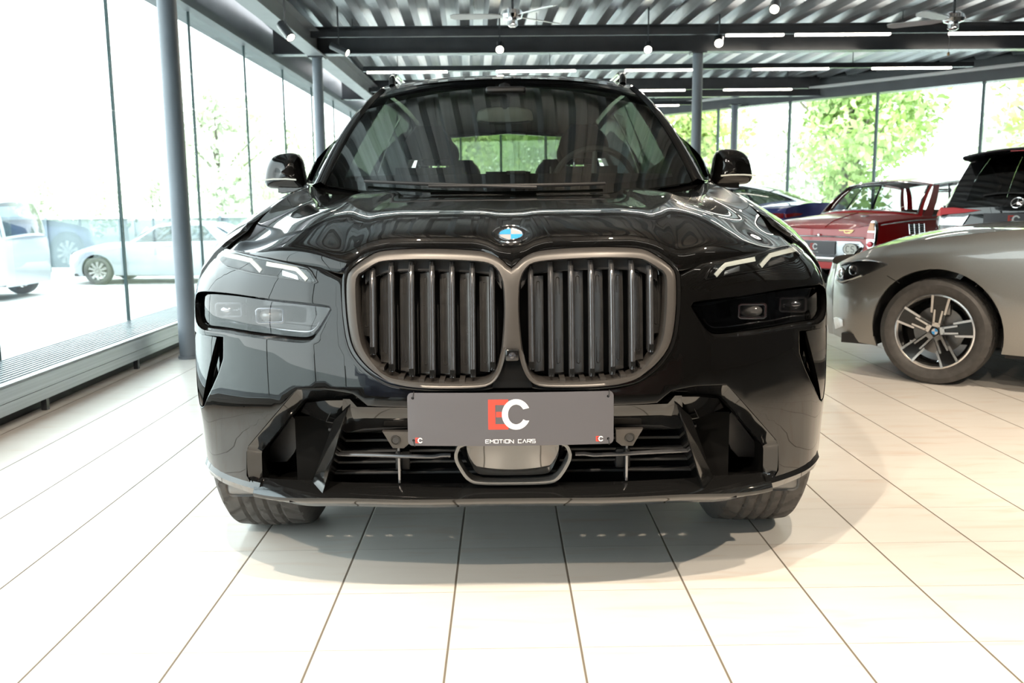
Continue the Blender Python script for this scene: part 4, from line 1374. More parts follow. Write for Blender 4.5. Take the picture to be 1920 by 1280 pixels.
# ---------------------------------------------------------------- wheels
def tyre_mb(r, wd_, n=270, tread=True, rim=None):
    """tyre about local z: shoulders, four grooves round, and cross sipes cut into the tread"""
    hw = wd_ / 2
    rim = rim or r * .70
    prof = [(rim, -hw * .80), (rim + .012, -hw * .90), (rim + (r - rim) * .35, -hw * 1.0), (rim + (r - rim) * .62, -hw * .995), (r - .028, -hw * .93), (r - .010, -hw * .84)]
    m_ = 24
    tr = []
    for i in range(m_ + 1):
        t = -1 + 2 * i / m_
        tr.append((r - .006 * t * t, hw * .80 * t, t))
    full_ = [(a, b, None) for a, b in prof] + tr + [(a, -b, None) for a, b in reversed(prof)]
    vs, fs = [], []
    for (a, b, t) in full_:
        for k in range(n):
            rr = a
            if tread and t is not None:
                if any(abs(t - g) < .034 for g in (-.5, -.17, .17, .5)): rr -= .007
                ph = (k + int(abs(t) * 14)) % 9
                if ph == 0: rr -= .006
            an = 2 * PI * k / n
            vs.append((rr * math.cos(an), rr * math.sin(an), b))
    m = len(full_)
    for i in range(m - 1):
        for k in range(n):
            kk = (k + 1) % n
            fs.append((i * n + k, i * n + kk, (i + 1) * n + kk, (i + 1) * n + k))
    return MB().add([Vector(v) for v in vs], fs)
def wheel(parent, c, s, r, wd_, style, rimk=.70, steer=0.0, axis='x'):
    """wheel with outside towards +x*s; axle along x"""
    w_ = bpy.data.objects.new('wheel', None); COL.objects.link(w_); w_.parent = parent
    w_.location = c
    w_.rotation_euler = (0, 0, steer)
    M = Matrix.Rotation(R(90) * s, 4, 'Y')
    rim = r * rimk
    tyre_mb(r, wd_, rim=rim).xform(M).build('tyre', M_rubber, w_, sharp=28)
    hw = wd_ / 2
    MB().lathe([(rim + .004, -hw * .85), (rim - .01, -hw * .8), (rim - .03, -hw * .3), (rim - .03, hw * .55), (rim - .008, hw * .80), (rim + .006, hw * .86), (rim + .006, hw * .80)], 64, M, caps=False).build('rim_barrel', M_rim_b, w_)
    MB().lathe([(rim - .012, hw * .80), (rim - .004, hw * .885), (rim + .005, hw * .87), (rim + .004, hw * .80)], 64, M, True).build('rim_lip', M_rim_s if style != 'plain' else M_rim_b, w_)
    MB().lathe([(.0, -hw * .1), (rim * .66, -hw * .1), (rim * .66, -hw * .22), (0, -hw * .22)], 48, M).build('brake_disc', M_disc, w_)
    MB().rbox((-rim * .78, -rim * .22, -hw * .32), (-rim * .42, rim * .30, hw * .12), .01, M @ Matrix.Rotation(R(0), 4, 'Z')).build('brake_caliper', M_disc, w_)
    return w_, M, rim, hw
def spokes_double(w_, M, rim, hw, n=5, a0=90, silver=True):
    for k in range(n):
        A = M @ Matrix.Rotation(R(a0 + 360 * k / n), 4, 'Z')
        zf = hw * .70
        # black spoke body, wider to the rim
        o = [(.03, -.026), (rim * .55, -.034), (rim - .006, -.052), (rim - .006, .052), (rim * .55, .034), (.03, .026)]
        MB().prism([A @ Vector((x, y, zf - .045 + .03 * x / rim)) for x, y in o], A.to_3x3() @ Vector((0, 0, .035))).build('spoke', M_rim_b, w_, smooth=False)
        if silver:
            f = lambda x: zf - .009 + .03 * x / rim
            for sg_ in (1, -1):
                for pts in ([(rim * .50, .031), (rim - .006, .040), (rim - .006, .054), (rim * .50, .043)], [(.045, .010), (rim * .60, .017), (rim * .60, .027), (.045, .022)]):
                    MB().prism([A @ Vector((x, y * sg_, f(x))) for x, y in pts], A.to_3x3() @ Vector((0, 0, .006))).build('spoke_face', M_rim_s, w_, smooth=False)
            MB().prism([A @ Vector((x, y, f(x))) for x, y in ((.030, -.022), (.055, -.022), (.055, .022), (.030, .022))], A.to_3x3() @ Vector((0, 0, .006))).build('spoke_face', M_rim_s, w_, smooth=False)
    MB().lathe([(0, hw * .66), (.036, hw * .66), (.045, hw * .58), (.05, hw * .35), (0, hw * .35)], 28, M).build('hub_cap', M_rim_b, w_)
for s in (1, -1):
    for uc in (W1, W2):
        w_, M, rim, hw = wheel(suv, (s * .803, uc, .396), s, .396, .285, 'plain')
        spokes_double(w_, M, rim, hw, 5, 90, uc == W1 and False)

# ---------------------------------------------------------------- lower front: intake frames, fins, grille, radar, chin
def strip3(name, A, B, offA, offB, m, parent, n=40, s=1, extra=None, closed=False):
    """ribbon between two measured lines, each at its own depth behind the nose surface"""
    a = resample([Vector((p[0], p[1])) for p in A], n=n, closed=closed)
    b = resample([Vector((p[0], p[1])) for p in B], n=n, closed=closed)
    rows = []
    for p, q in zip(a, b):
        r = [Vector((s * p.x, F(p.x, p.y) + offA + .012, p.y)), Vector((s * p.x, F(p.x, p.y) + offA, p.y))]
        for k in (.33, .66):
            c = p.lerp(q, k)
            r.append(Vector((s * c.x, F(c.x, c.y) + lerp(offA, offB, k), c.y)))
        r.append(Vector((s * q.x, F(q.x, q.y) + offB, q.y)))
        if extra: r.append(Vector((s * q.x, F(q.x, q.y) + offB + extra, q.y)))
        rows.append(r)
    return MB().grid(rows).build(name, m, parent, sharp=35)
I_out = oF([(690, 762), (663, 739), (617, 731), (557, 730), (510, 785), (463, 840), (463, 866), (465, 893), (487, 920), (545, 937), (605, 938)])
I_in = oF([(683, 755), (655, 748), (612, 748), (570, 750), (530, 799), (490, 847), (491, 878), (493, 907), (506, 911), (550, 914), (588, 911)], .03)
for s in (1, -1):
    it = bpy.data.objects.new('side_intake', None); COL.objects.link(it); it.parent = suv
    strip3('intake_frame', I_out, I_in, 0.0, .035, M_gloss, it, 60, s)
    strip3('duct_wall', I_in, I_in, .033, .20, M_duct, it, 60, s)
    # dark back of the duct
    bk = oF([(690, 762), (560, 735), (470, 845), (470, 900), (505, 925), (610, 930), (665, 775)])
    panel_mb([(s * x, z) for x, z in bk], [], nose(.19), .06, .003, .01).build('duct_back', M_duct, it)
    pl_ = oF([(548, 778), (562, 795), (566, 815), (552, 850), (538, 866), (496, 868), (496, 850)], .12)
    panel_mb([(s * x, z) for x, z in pl_], [], nose(.12), .05, .006, .02).build('duct_deflector', M_plastic, it)
    # fin
    E3 = lambda px, py, off: (lambda q: Vector((q[0], F(q[0], q[1]) + off, q[1])))(onF(px, py, off))
    R0, R1, L0, L1 = E3(650, 766, -.004), E3(603, 930, -.012), E3(626, 788, .035), E3(584, 908, .035)
    B0, B1 = R0 + Vector((-.012, .12, 0)), R1 + Vector((-.012, .12, 0))
    D0, D1 = L0 + Vector((.0, .10, 0)), L1 + Vector((.0, .10, 0))
    n = 18
    rows = []
    for i in range(n):
        t_ = i / (n - 1)
        fl = [D0.lerp(D1, t_), L0.lerp(L1, t_), L0.lerp(L1, t_).lerp(R0.lerp(R1, t_), .93), R0.lerp(R1, t_), R0.lerp(R1, t_) + Vector((-.003, .004, 0)), B0.lerp(B1, t_)]
        rows.append([Vector((s * p.x, p.y, p.z)) for p in fl])
    rows = [[p.lerp(rows[0][3], .0) for p in rows[0]]] + rows
    MB().grid(rows).build('intake_fin', M_gloss, it, sharp=30)
    # sloping panel above the centre grille, with the tow-eye cover line
    up = oF([(690, 763), (655, 750), (612, 750), (573, 753), (600, 800), (640, 812), (700, 812), (720, 808)], .0)
    lowp = [(0, onF(760, 764)[1] - .002)]
    # park sensor bracket
    br = oF([(716, 809), (768, 809), (768, 832), (757, 841), (736, 841)], .02)
    sb = panel_mb([(s * x, z) for x, z in br], [], nose(.022), .05, .003, .02).build('sensor_bracket', M_satin, suv)
    sx, sz = onF(742, 825, .02)
    Ms = Matrix.Translation((s * sx, F(sx, sz) + .021, sz)) @ Matrix.Rotation(R(90), 4, 'X')
    MB().lathe([(0, .0015), (.0075, .0015), (.0085, -.002)], 24, Ms).build('sensor_button', M_plastic, sb)
    MB().lathe([(.0095, .001), (.0105, .0035), (.0125, .0035), (.0135, -.001)], 28, Ms).build('sensor_ring', M_gloss, sb)
zA = onF(760, 764)[1] - .0005
zB = onF(700, 812, .05)[1]
xa, xb = onF(665, 760)[0], onF(640, 805, .04)[0]
rows = []
for i in range(49):
    q = -1 + 2 * i / 48
    rows.append([Vector((q * lerp(xa + .03, xb, t), F(q * .4, lerp(zA, zB, t)) + lerp(.004, .062, t ** 1.2), lerp(zA + (.02 if abs(q) > .93 else 0), zB, t))) for t in (0, .05, .2, .4, .6, .8, 1.0)] + [Vector((q * xb, F(q * .4, zB) + .11, zB + .004))])
lp = MB().grid(rows).build('lower_panel', M_gloss, suv, sharp=40)
# wings of that panel that reach out behind the fins into the intakes
for s in (1, -1):
    a = v2(oF([(690, 762), (655, 750), (612, 751), (574, 755)], .01))
    b = v2(oF([(690, 806), (655, 803), (612, 797), (560, 776)], .05))
    rows = []
    for p, q in zip(resample(a, n=14), resample(b, n=14)):
        rows.append([Vector((s * lerp(p.x, q.x, t), F(lerp(p.x, q.x, t), lerp(p.y, q.y, t)) + lerp(.012, .075, t), lerp(p.y, q.y, t))) for t in (0, .25, .5, .75, 1)])
    MB().grid(rows).build('panel_wing', M_gloss, lp)
    # tow eye cover seam
    tw = v2(oF([(622, 765), (673, 762), (677, 804), (640, 803), (606, 797)], .02))
    MB().tube([Vector((s * p.x, F(p.x, p.y) + lerp(.030, .072, (zA - p.y) / (zA - zB)), p.y)) for p in tw], .0012, 6, closed=True).build('tow_cover_seam', M_black, lp)
# centre grille
cg = bpy.data.objects.new('lower_grille', None); COL.objects.link(cg); cg.parent = suv
zT, zL = onF(760, 812, .06)[1], onF(760, 902, .06)[1]
MB().box((-.60, .22, zL - .07), (.60, .24, zT + .02)).box((-.60, .12, zL - .05), (.60, .24, zL - .045)).build('grille_backing', M_duct, cg, smooth=False)
for k in range(5):
    z = lerp(zT - .008, zL + .012, k / 4)
    MB().rbox((-.50, .175, z - .004), (.50, .21, z + .004), .002).build('grille_slat', M_plastic, cg)
zb1 = onF(740, 857, .03)[1]
for s in (1, -1):
    x0, x1 = onF(845, 857, .03)[0], onF(612, 858, .03)[0]
    path = [Vector((s * lerp(x0, x1, i / 14), F(lerp(x0, x1, i / 14), zb1) + .035 + .02 * (i / 14), zb1 + (.0 if i > 1 else .004) - .010 * max(0, (i / 14 - .5)) ** 1.5)) for i in range(15)]
    MB().tube(path, .0058, 10, flat=1.0).build('cross_bar', mat('dark_chrome_bar', (.10, .10, .105), .18, .6), cg)
    xv = onF(747, 870, .04)[0]
    MB().rbox((s * xv - .0035, F(xv, .4) + .05, zL), (s * xv + .0035, F(xv, .4) + .10, zT), .0015).build('upright', M_slat, cg)
    MB().rbox((s * .30 - .02, .17, zb1 - .06), (s * .30 + .02, .22, zb1 - .005), .004).build('grille_bracket', M_plastic, cg)
# radar cover in a hexagonal frame
hexo = [(1, 0.0)]
ho = [onF(*p, .02) for p in ((848, 857), (871, 896), (891, 909))]
hi = [onF(*p, .03) for p in ((875, 856), (891, 889), (902, 893))]
ztop = onF(856, 824, .02)[1]
xtop = onF(862, 830, .02)[0]
ho_full = [(-xtop, ztop), (-ho[0][0], ho[0][1]), (-ho[1][0], ho[1][1]), (-ho[2][0], ho[2][1]), (ho[2][0], ho[2][1]), (ho[1][0], ho[1][1]), (ho[0][0], ho[0][1]), (xtop, ztop)]
hin_full = [(-xtop + .016, ztop - .004), (-hi[0][0], hi[0][1]), (-hi[1][0], hi[1][1]), (-hi[2][0], hi[2][1]), (hi[2][0], hi[2][1]), (hi[1][0], hi[1][1]), (hi[0][0], hi[0][1]), (xtop - .016, ztop - .004)]
def rsm(l, q=.25): return [(p.x, p.y) for p in resample(chaikin(v2(l), 2, True, .2), .012, closed=True)]
hexf = rsm(ho_full)
hexm = [(p.x, p.y) for p in inset2(v2(hexf), .010)]
rd = bpy.data.objects.new('radar_cover', None); COL.objects.link(rd); rd.parent = suv
fz = lambda x, z, d: Vector((x, F(x, z) + .012 + d, z))
panel_mb(hexf, [hexm], fz, .03, .003, .05).build('radar_frame', mat('dark_chrome_frame', (.16, .16, .16), .2, .6), rd)
panel_mb(hexm, [], lambda x, z, d: Vector((x, F(x, z) + .11 + d, z)), .04, .002, .01).build('radar_recess', M_gloss, rd)
zc0, zc1 = min(p[1] for p in hin_full), max(p[1] for p in hin_full)
panel_mb(rsm(hin_full), [], lambda x, z, d: Vector((x, F(x, z) + .016 + .018 * ((zc1 - z) / (zc1 - zc0)) + .8 * x * x + d, z)), .012, .004, .03).build('radar_window', mat('smooth_radar_window', (.10, .10, .10), .05, .75, .8, 1.0), rd)
# chin spoiler
ZCH0, ZCH1 = onF(958, 930)[1], onF(492, 924)[1]
rows = []
for i in range(81):
    q = -1 + 2 * i / 80
    x = q * .715
    zl = lerp(zL - .004, zL + .0, abs(q))
    e = smooth01((abs(x) - .52) / .2)
    zt_ = zL - .002 - .010 * e
    zb_ = lerp(ZCH0, ZCH1, smooth01((abs(x) - .42) / .28))
    f = F(x, zt_)
    rows.append([Vector((x, f + lerp(.05, .036, e), zt_ - .03)), Vector((x, f + lerp(.045, .034, e), zt_)), Vector((x, f + .030, zt_ - .004)), Vector((x, f - .005, lerp(zt_, zb_, .55))), Vector((x, f - .018, lerp(zt_, zb_, .85))), Vector((x, f - .018, zb_)), Vector((x, f - .014, zb_ - .006)), Vector((x, f + lerp(.012, .02, e), zb_ - lerp(.028, .012, e))), Vector((x, f + .16, zb_ - lerp(.034, .014, e)))])
MB().grid(rows).build('chin_spoiler', M_gloss, suv, sharp=40)
# bumper corner lip, bright lower edge
for s in (1, -1):
    a = v2([onF(490, 921), (.80, .318), (.86, .325), (.905, .338)])
    rows = []
    for p in resample(spline(a, 6), n=24):
        f = F(p.x, p.y)
        rows.append([Vector((s * p.x, f + .02, p.y + .03)), Vector((s * p.x, f - .004, p.y + .026)), Vector((s * (p.x + .004), f - .010, p.y + .008)), Vector((s * p.x, f + .010, p.y - .016)), Vector((s * (p.x - .02), f + .09, p.y - .022))])
    MB().grid(rows).build('corner_lip', M_gloss, suv, sharp=40)
    # deflector ahead of the tyre
    MB().rbox((s * .745 - .13, .44, .222), (s * .745 + .13, .46, .315), .02).build('tyre_deflector', mat('grey_deflector', (.22, .215, .21), .45), suv)

# ---------------------------------------------------------------- advertising plate
pa = bpy.data.objects.new('licence_plate', None); COL.objects.link(pa); pa.parent = suv
PU = .012
pc_ = tocar(at(957.5, 784, SUV_Y + PU))
pw_, ph_ = .260, .0675
TILT = Matrix.Translation(pc_) @ Matrix.Rotation(R(ROLL * 0), 4, 'Y') @ Matrix.Rotation(R(-3), 4, 'X')
def pf(x, y, z): return TILT @ Vector((x, -z - .014 * (1 - (x / pw_) ** 2), y))
ol = []
for cx2, cy2, a0 in ((pw_ - .012, ph_ - .012, 0), (-pw_ + .012, ph_ - .012, 90), (-pw_ + .012, -ph_ + .012, 180), (pw_ - .012, -ph_ + .012, 270)):
    for k in range(7):
        a = R(a0 + 15 * k)
        ol.append((cx2 + .012 * math.cos(a), cy2 + .012 * math.sin(a)))
hl_ = []
for hx, hy in ((-.246, .054), (.246, .054), (-.246, -.054), (.246, -.054)):
    hl_.append([(hx + .0032 * math.cos(2 * PI * k / 12), hy + .0032 * math.sin(2 * PI * k / 12)) for k in range(12)])
panel_mb(ol, hl_, lambda a, b, d: pf(a, b, -d), .03, .0008, .003).build('plate_sheet', [M_plate], pa)
def ec_logo(parent, fn, cx, cy, h, zz=.0006, mr=None, mw=None):
    """red block E behind a white C"""
    k = h / 1.0
    q = lambda x, y, z: fn(cx + x * k, cy + y * k, zz + z)
    e = MB()
    for x0, x1, y0, y1 in ((-.68, -.45, -.5, .5), (-.45, -.02, .32, .5), (-.45, -.02, -.5, -.32), (-.42, -.24, -.09, .09)):
        e.add([q(x0, y0, 0), q(x1, y0, 0), q(x1, y1, 0), q(x0, y1, 0)], [(0, 1, 2, 3)])
    e.build('letter_e', mr or M_red, parent, smooth=False)
    c = MB()
    n = 40
    vi, vo_ = [], []
    for i in range(n + 1):
        a = R(lerp(22, 338, i / n))
        vi.append(q(.24 + .27 * math.cos(a), .33 * math.sin(a), .0006)); vo_.append(q(.24 + .47 * math.cos(a), .51 * math.sin(a), .0006))
    vi[0] = q(.50, .21, .0006); vo_[0] = q(.67, .21, .0006); vi[-1] = q(.50, -.21, .0006); vo_[-1] = q(.67, -.21, .0006)
    c.grid([vi, vo_]).build('letter_c', mw or M_whitep, parent, smooth=False)
ec_logo(pa, pf, -.0045, .0125, .076)
ec_logo(pa, pf, -.232, -.0535, .0135)
ec_logo(pa, pf, .224, -.0535, .0135)
GL = {'E': [[(1, 1), (0, 1), (0, 0), (1, 0)], [(0, .5), (.85, .5)]], 'M': [[(0, 0), (0, 1), (.5, .45), (1, 1), (1, 0)]], 'O': [[(0, 0), (1, 0), (1, 1), (0, 1), (0, 0)]], 'T': [[(0, 1), (1, 1)], [(.5, 1), (.5, 0)]],
      'I': [[(.1, 0), (.1, 1)]], 'N': [[(0, 0), (0, 1), (1, 0), (1, 1)]], 'C': [[(1, 1), (0, 1), (0, 0), (1, 0)]], 'A': [[(0, 0), (.5, 1), (1, 0)]], 'R': [[(0, 0), (0, 1), (1, 1), (1, .45), (0, .45)], [(.5, .45), (1, 0)]], 'S': [[(1, 1), (0, 1), (0, .5), (1, .5), (1, 0), (0, 0)]], ' ': []}
def word(s, x0, y0, h, wch, gap, stroke, fn, z=.0008):
    st = []
    x = x0
    for ch in s:
        w1 = wch * (.2 if ch == 'I' else .75 if ch == ' ' else 1)
        for l in GL[ch]:
            st.append([(x + px_ * wch, y0 + py_ * h) for px_, py_ in l])
        x += w1 + gap
    return stroke_mb(st, stroke, lambda a, b, c: fn(a, b, c + z), .0004), x
w0, xe = word('EMOTION CARS', 0, 0, .0086, .0088, .0026, .0015, pf)
xw = xe - .0024
word('EMOTION CARS', -xw / 2 - .001, -.0600, .0086, .0088, .0026, .0015, pf)[0].build('plate_lettering', M_whitep, pa, smooth=False)
for hx, hy, dy in ((-.246, .054, .016), (.246, .054, .016), (-.246, -.054, -.016), (.246, -.054, -.016)):
    MB().tube([pf(hx, hy, -.004), pf(hx + .0005, hy, .003), pf(hx + .002, hy + dy * .6, .0035), pf(hx + .003, hy + dy, -.004)], .0011, 6).build('cable_tie', M_black, pa)
# ================================================================== the other cars: one builder, each with its own lines
def car(name, label, S, loc, rotz, M_p, group=None, glass=None, cat_='car'):
    """nose at local y = 0 facing -y, tail at y = L"""
    t = thing(name, label, cat_, loc, rotz, group)
    L, W, BT, zb = S['L'], S['W'], S['belt'], S['zb']
    Hd = S['deck']
    WF, WR, wr, ra = S['wf'], S['wr'], S['r'], S['ra']
    gls = glass or M_privacy
    def Wp(l): return pw(l, W)
    def side(s, l, z, d=0.0):
        b = pw(l, BT)
        k = pw(z, [(zb, S.get('tuck', .93)), (zb + .18, .985), (.5 * (zb + b), 1.0), (b - .10, .985), (b - .03, .955), (b, S.get('shoulder', .925))])
        return Vector((s * (Wp(l) * k - d), l, z))
    n0, n1 = 0.0, L
    for s in (1, -1):
        ol = [(0.0, zb + S.get('nose_up', .02))]
        ol += [(WF + ra * math.cos(R(a)), max(zb, wr + ra * math.sin(R(a)))) for a in range(200, -21, -8) if wr + ra * math.sin(R(a)) > zb]
        ol += [(WR + ra * math.cos(R(a)), max(zb, wr + ra * math.sin(R(a)))) for a in range(200, -21, -8) if wr + ra * math.sin(R(a)) > zb]
        ol += [(L, zb + S.get('tail_up', .06))]
        ol += [(lerp(L, 0, i / 40), pw(lerp(L, 0, i / 40), BT)) for i in range(41)]
        sd = panel_mb(ol, [], lambda l, z, d, s=s: side(s, l, z, d), .06, .004, .02).build('body_side', M_p, t, sharp=45)
        for l in S.get('doors', []):
            MB().tube([side(s, l + S.get('door_lean', 0) * q, lerp(zb + .06, pw(l, BT) - .01, q), -.0005) for q in [i / 10 for i in range(11)]], .0025, 5).build('door_seam', M_black, sd)
        for l in S.get('handles', []):
            z = pw(l, BT) - .10
            MB().tube([side(s, l - .10, z, .0), side(s, l - .08, z, -.03), side(s, l + .08, z, -.03), side(s, l + .10, z, .0)], .012, 8).build('door_handle', S.get('trim', M_p), sd)
        # dark inside of the arches
        for w0 in (WF, WR):
            rows = [[Vector((s * (Wp(w0 + ra * math.cos(R(a))) * .975), w0 + (ra - .003) * math.cos(R(a)), wr + (ra - .003) * math.sin(R(a)))), Vector((s * .35, w0 + (ra - .003) * math.cos(R(a)), wr + (ra - .003) * math.sin(R(a))))] for a in range(-10, 191, 10)]
            MB().grid(rows).build('wheel_housing', M_black, t)
    def deckz(x, l):
        b = pw(l, BT)
        w0 = Wp(l) * S.get('shoulder', .925)
        return b + (pw(l, Hd) - b) * (1 - min(1, abs(x) / w0) ** S.get('crown', 2.2))
    def deck(l0, l1, nm):
        rows = []
        for i in range(31):
            l = lerp(l0, l1, i / 30)
            w0 = Wp(l) * S.get('shoulder', .925)
            rows.append([Vector((w0 * (-1 + 2 * j / 30), l, deckz(w0 * (-1 + 2 * j / 30), l))) for j in range(31)])
        return MB().grid(rows).build(nm, M_p, t, sharp=60)
    deck(0, S['ws0'] + .12, 'hood')
    if S['rw0'] < L - .12: deck(S['rw0'] - .10, L, 'boot_lid')
    def nose_pt(x, z, d=0.0):
        w0 = Wp(0)
        q = (z - zb) / (pw(0, BT) - zb)
        return Vector((x, -S.get('nose_bulge', .10) * (1 - (abs(x) / w0) ** 2) - S.get('nose_mid', .03) * math.sin(PI * max(0, min(1, q))) + d, z))
    def tail_pt(x, z, d=0.0):
        w0 = Wp(L)
        q = (z - zb) / (pw(L, BT) - zb)
        return Vector((x, L + S.get('tail_bulge', .08) * (1 - (abs(x) / w0) ** 2) + S.get('tail_mid', .03) * math.sin(PI * max(0, min(1, q))) - d, z))
    for fn, l, nm in ((nose_pt, 0, 'front_bumper'), (tail_pt, L, 'tail_panel')):
        rows = []
        for j in range(25):
            q = j / 24
            r_ = []
            for i in range(33):
                f = -1 + 2 * i / 32
                z = lerp(zb + .02, deckz(Wp(l) * .9 * f, l), q)
                k = abs(side(1, l, min(z, pw(l, BT))).x)
                p = fn(f * k, z)
                if abs(f) == 1: p.y = l
                r_.append(p)
            rows.append(r_)
        MB().grid(rows).build(nm, M_p, t, sharp=60)
    # floor pan
    MB().box((-Wp(L / 2) * .84, .12, zb), (Wp(L / 2) * .84, WF - ra, zb + .06)).box((-.42, .12, zb), (.42, L - .1, zb + .12)).box((-Wp(L / 2) * .9, WF + ra, zb), (Wp(L / 2) * .9, WR - ra, zb + .08)).build('underbody', M_black, t, smooth=False)
    # glasshouse
    ws0, ws1, rw1, rw0 = S['ws0'], S['ws1'], S['rw1'], S['rw0']
    RZ, RWd = S['roof'], S['roofw']
    def bp(s, q):
        l = lerp(ws0, rw0, q)
        return Vector((s * (Wp(l) * S.get('shoulder', .925) - S.get('tumble', .02)), l, pw(l, BT) - .005))
    def tp(s, q):
        l = lerp(ws1, rw1, q)
        return Vector((s * RWd, l, pw(l, RZ) - S.get('roof_drop', .05)))
    def roofp(s, l):
        return Vector((s * RWd, l, pw(l, RZ) - S.get('roof_drop', .05) * abs(s) ** 2.4))
    MB().grid([[roofp(-1 + 2 * j / 24, lerp(ws1, rw1, i / 20)) for j in range(25)] for i in range(21)]).build('roof', M_p, t, sharp=60)
    MB().grid([[roofp((-1 + 2 * j / 12) * .97, lerp(ws1 + .03, rw1 - .03, i / 10)) + Vector((0, 0, -.03)) for j in range(13)] for i in range(11)]).build('headliner', S.get('liner', M_cabin), t)
    def screen(s, q, front):
        b0, e0 = (bp(1, 0), tp(1, 0)) if front else (bp(1, 1), tp(1, 1))
        sg = -1 if front else 1
        b = Vector((b0.x * s, b0.y + sg * S.get('bow', .14) * (1 - s * s), lerp(deckz(0, b0.y), b0.z, s * s) + .0))
        e = Vector((e0.x * s, e0.y + sg * .05 * (1 - s * s), roofp(s, e0.y).z))
        p = b.lerp(e, q)
        return p + Vector((0, sg * .05, .05)) * (4 * q * (1 - q) * S.get('glass_curve', .5))
    for front, nm in ((True, 'windscreen'), (False, 'rear_window')):
        m0, m1 = S.get('frame_f' if front else 'frame_r', (.90, .06, .93))[0], None
        a, lo, hi = S.get('frame_f' if front else 'frame_r', (.90, .06, .93))
        rows = [[screen(lerp(-a, a, i / 24), lerp(lo, hi, j / 12), front) for j in range(13)] for i in range(25)]
        MB().grid(rows).build(nm, gls, t)
        # body colour frame round the glass
        fb = MB()
        for (s0, s1, q0, q1) in ((-1, -a, 0, 1), (a, 1, 0, 1), (-a, a, 0, lo), (-a, a, hi, 1)):
            fb.grid([[screen(lerp(s0, s1, i / 12), lerp(q0, q1, j / 12), front) for j in range(13)] for i in range(13)])
        fb.build('screen_frame', M_p, t, sharp=50)
        if S.get('chrome_r') and not front:
            loop = [screen(a, lerp(lo, hi, i / 12), front) for i in range(13)] + [screen(lerp(a, -a, i / 24), hi, front) for i in range(1, 25)] + [screen(-a, lerp(hi, lo, i / 12), front) for i in range(1, 13)] + [screen(lerp(-a, a, i / 24), lo, front) for i in range(1, 24)]
            MB().tube([p + Vector((0, .006, .006)) for p in loop], .011, 8, closed=True).build('window_trim', M_chrome, t)
    def sidep(s, q, k): return bp(s, q).lerp(tp(s, q), k) + Vector((s * .03 * 4 * k * (1 - k) * S.get('side_curve', .6), 0, 0))
    for s in (1, -1):
        qs = S['bands']     # [(q0, q1, 'glass' | 'pillar')]
        for q0, q1, kd in qs:
            k0, k1 = (.05, .90) if kd == 'glass' else (0, 1)
            rows = [[sidep(s, lerp(q0, q1, i / 8), lerp(k0, k1, j / 8)) + Vector((s * (0 if kd == 'glass' else .004), 0, 0)) for j in range(9)] for i in range(9)]
            MB().grid(rows).build('side_window' if kd == 'glass' else 'window_pillar', (S.get('side_glass') or gls) if kd == 'glass' else (M_p if kd == 'pillar' else S.get('trim', M_gloss)), t)
            if kd == 'glass':
                MB().grid([[sidep(s, lerp(q0, q1, i / 8), kk) + Vector((s * .003, 0, 0)) for kk in (.88, .94, 1.0)] for i in range(9)]).build('window_frame', S.get('trim_top', M_p), t)
                MB().grid([[sidep(s, lerp(q0, q1, i / 8), kk) + Vector((s * .006, 0, 0)) for kk in (0, .03, .06)] for i in range(9)]).build('window_ledge', S.get('trim', M_gloss), t)
    # a seat row or two so that the glass has something dark behind it
    for y in S.get('seats', []):
        for x in (-.36, .36):
            z0 = pw(y, BT)
            MB().rbox((x - .22, y, z0 - .40), (x + .22, y + .14, z0 + S.get('seat_top', .06)), .05).build('seat_back', S.get('seatm', M_seat), t)
    # wheels
    ws_ = []
    for w0 in (WF, WR):
        for s in (1, -1):
            tr = Wp(w0) * S.get('track', .985) - S['tw'] / 2
            w_, M, rim, hw = wheel(t, (s * tr, w0, wr), s, wr, S['tw'], 'silver' if S.get('rims') == 'double' else 'plain', S.get('rimk', .66))
            ws_.append((w_, M, rim, hw, s, w0))
            if S.get('rims') == 'double': spokes_double(w_, M, rim, hw, 5, S.get('rim_a', 90) , True)
            elif S.get('rims') == 'hubcap':
                MB().lathe([(0, hw * .95), (rim * .35, hw * .93), (rim * .55, hw * .80), (rim * .8, hw * .86), (rim * .9, hw * .70), (0, hw * .4)], 36, M).build('hub_cap', M_chrome, w_)
            else:
                for k in range(10):
                    A = M @ Matrix.Rotation(R(36 * k), 4, 'Z')
                    MB().prism([A @ Vector((x, y, hw * .55)) for x, y in ((.03, -.02), (rim - .01, -.03), (rim - .01, .03), (.03, .02))], A.to_3x3() @ Vector((0, 0, .03))).build('spoke', M_rim_s, w_, smooth=False)
                MB().lathe([(0, hw * .8), (.05, hw * .78), (.06, hw * .5), (0, hw * .4)], 24, M).build('hub_cap', M_rim_s, w_)
    return t, side, nose_pt, tail_pt, screen, deckz, ws_
def patch(pts, fn, m, name, parent, b=.003, t=.012, step=.03, hole=None):
    return panel_mb(pts, hole or [], fn, step, b, t).build(name, m, parent, sharp=50)
def ad_plate(parent, M, w=.26, h=.0675, name='licence_plate'):
    """grey advertising plate: x right, y up, z towards the reader in M"""
    p = bpy.data.objects.new(name, None); COL.objects.link(p); p.parent = parent
    f = lambda x, y, z: M @ Vector((x, y, z))
    ol = [(-w, -h), (w, -h), (w, h), (-w, h)]
    panel_mb(ol, [], lambda a, b, d: f(a, b, -d), .1, .001, .004).build('plate_sheet', M_plate, p)
    ec_logo(p, f, 0, .012, .076, .001)
    word('EMOTION CARS', -xw / 2, -.0590, .0086, .0088, .0026, .0015, f)[0].build('plate_lettering', M_whitep, p, smooth=False)
    return p

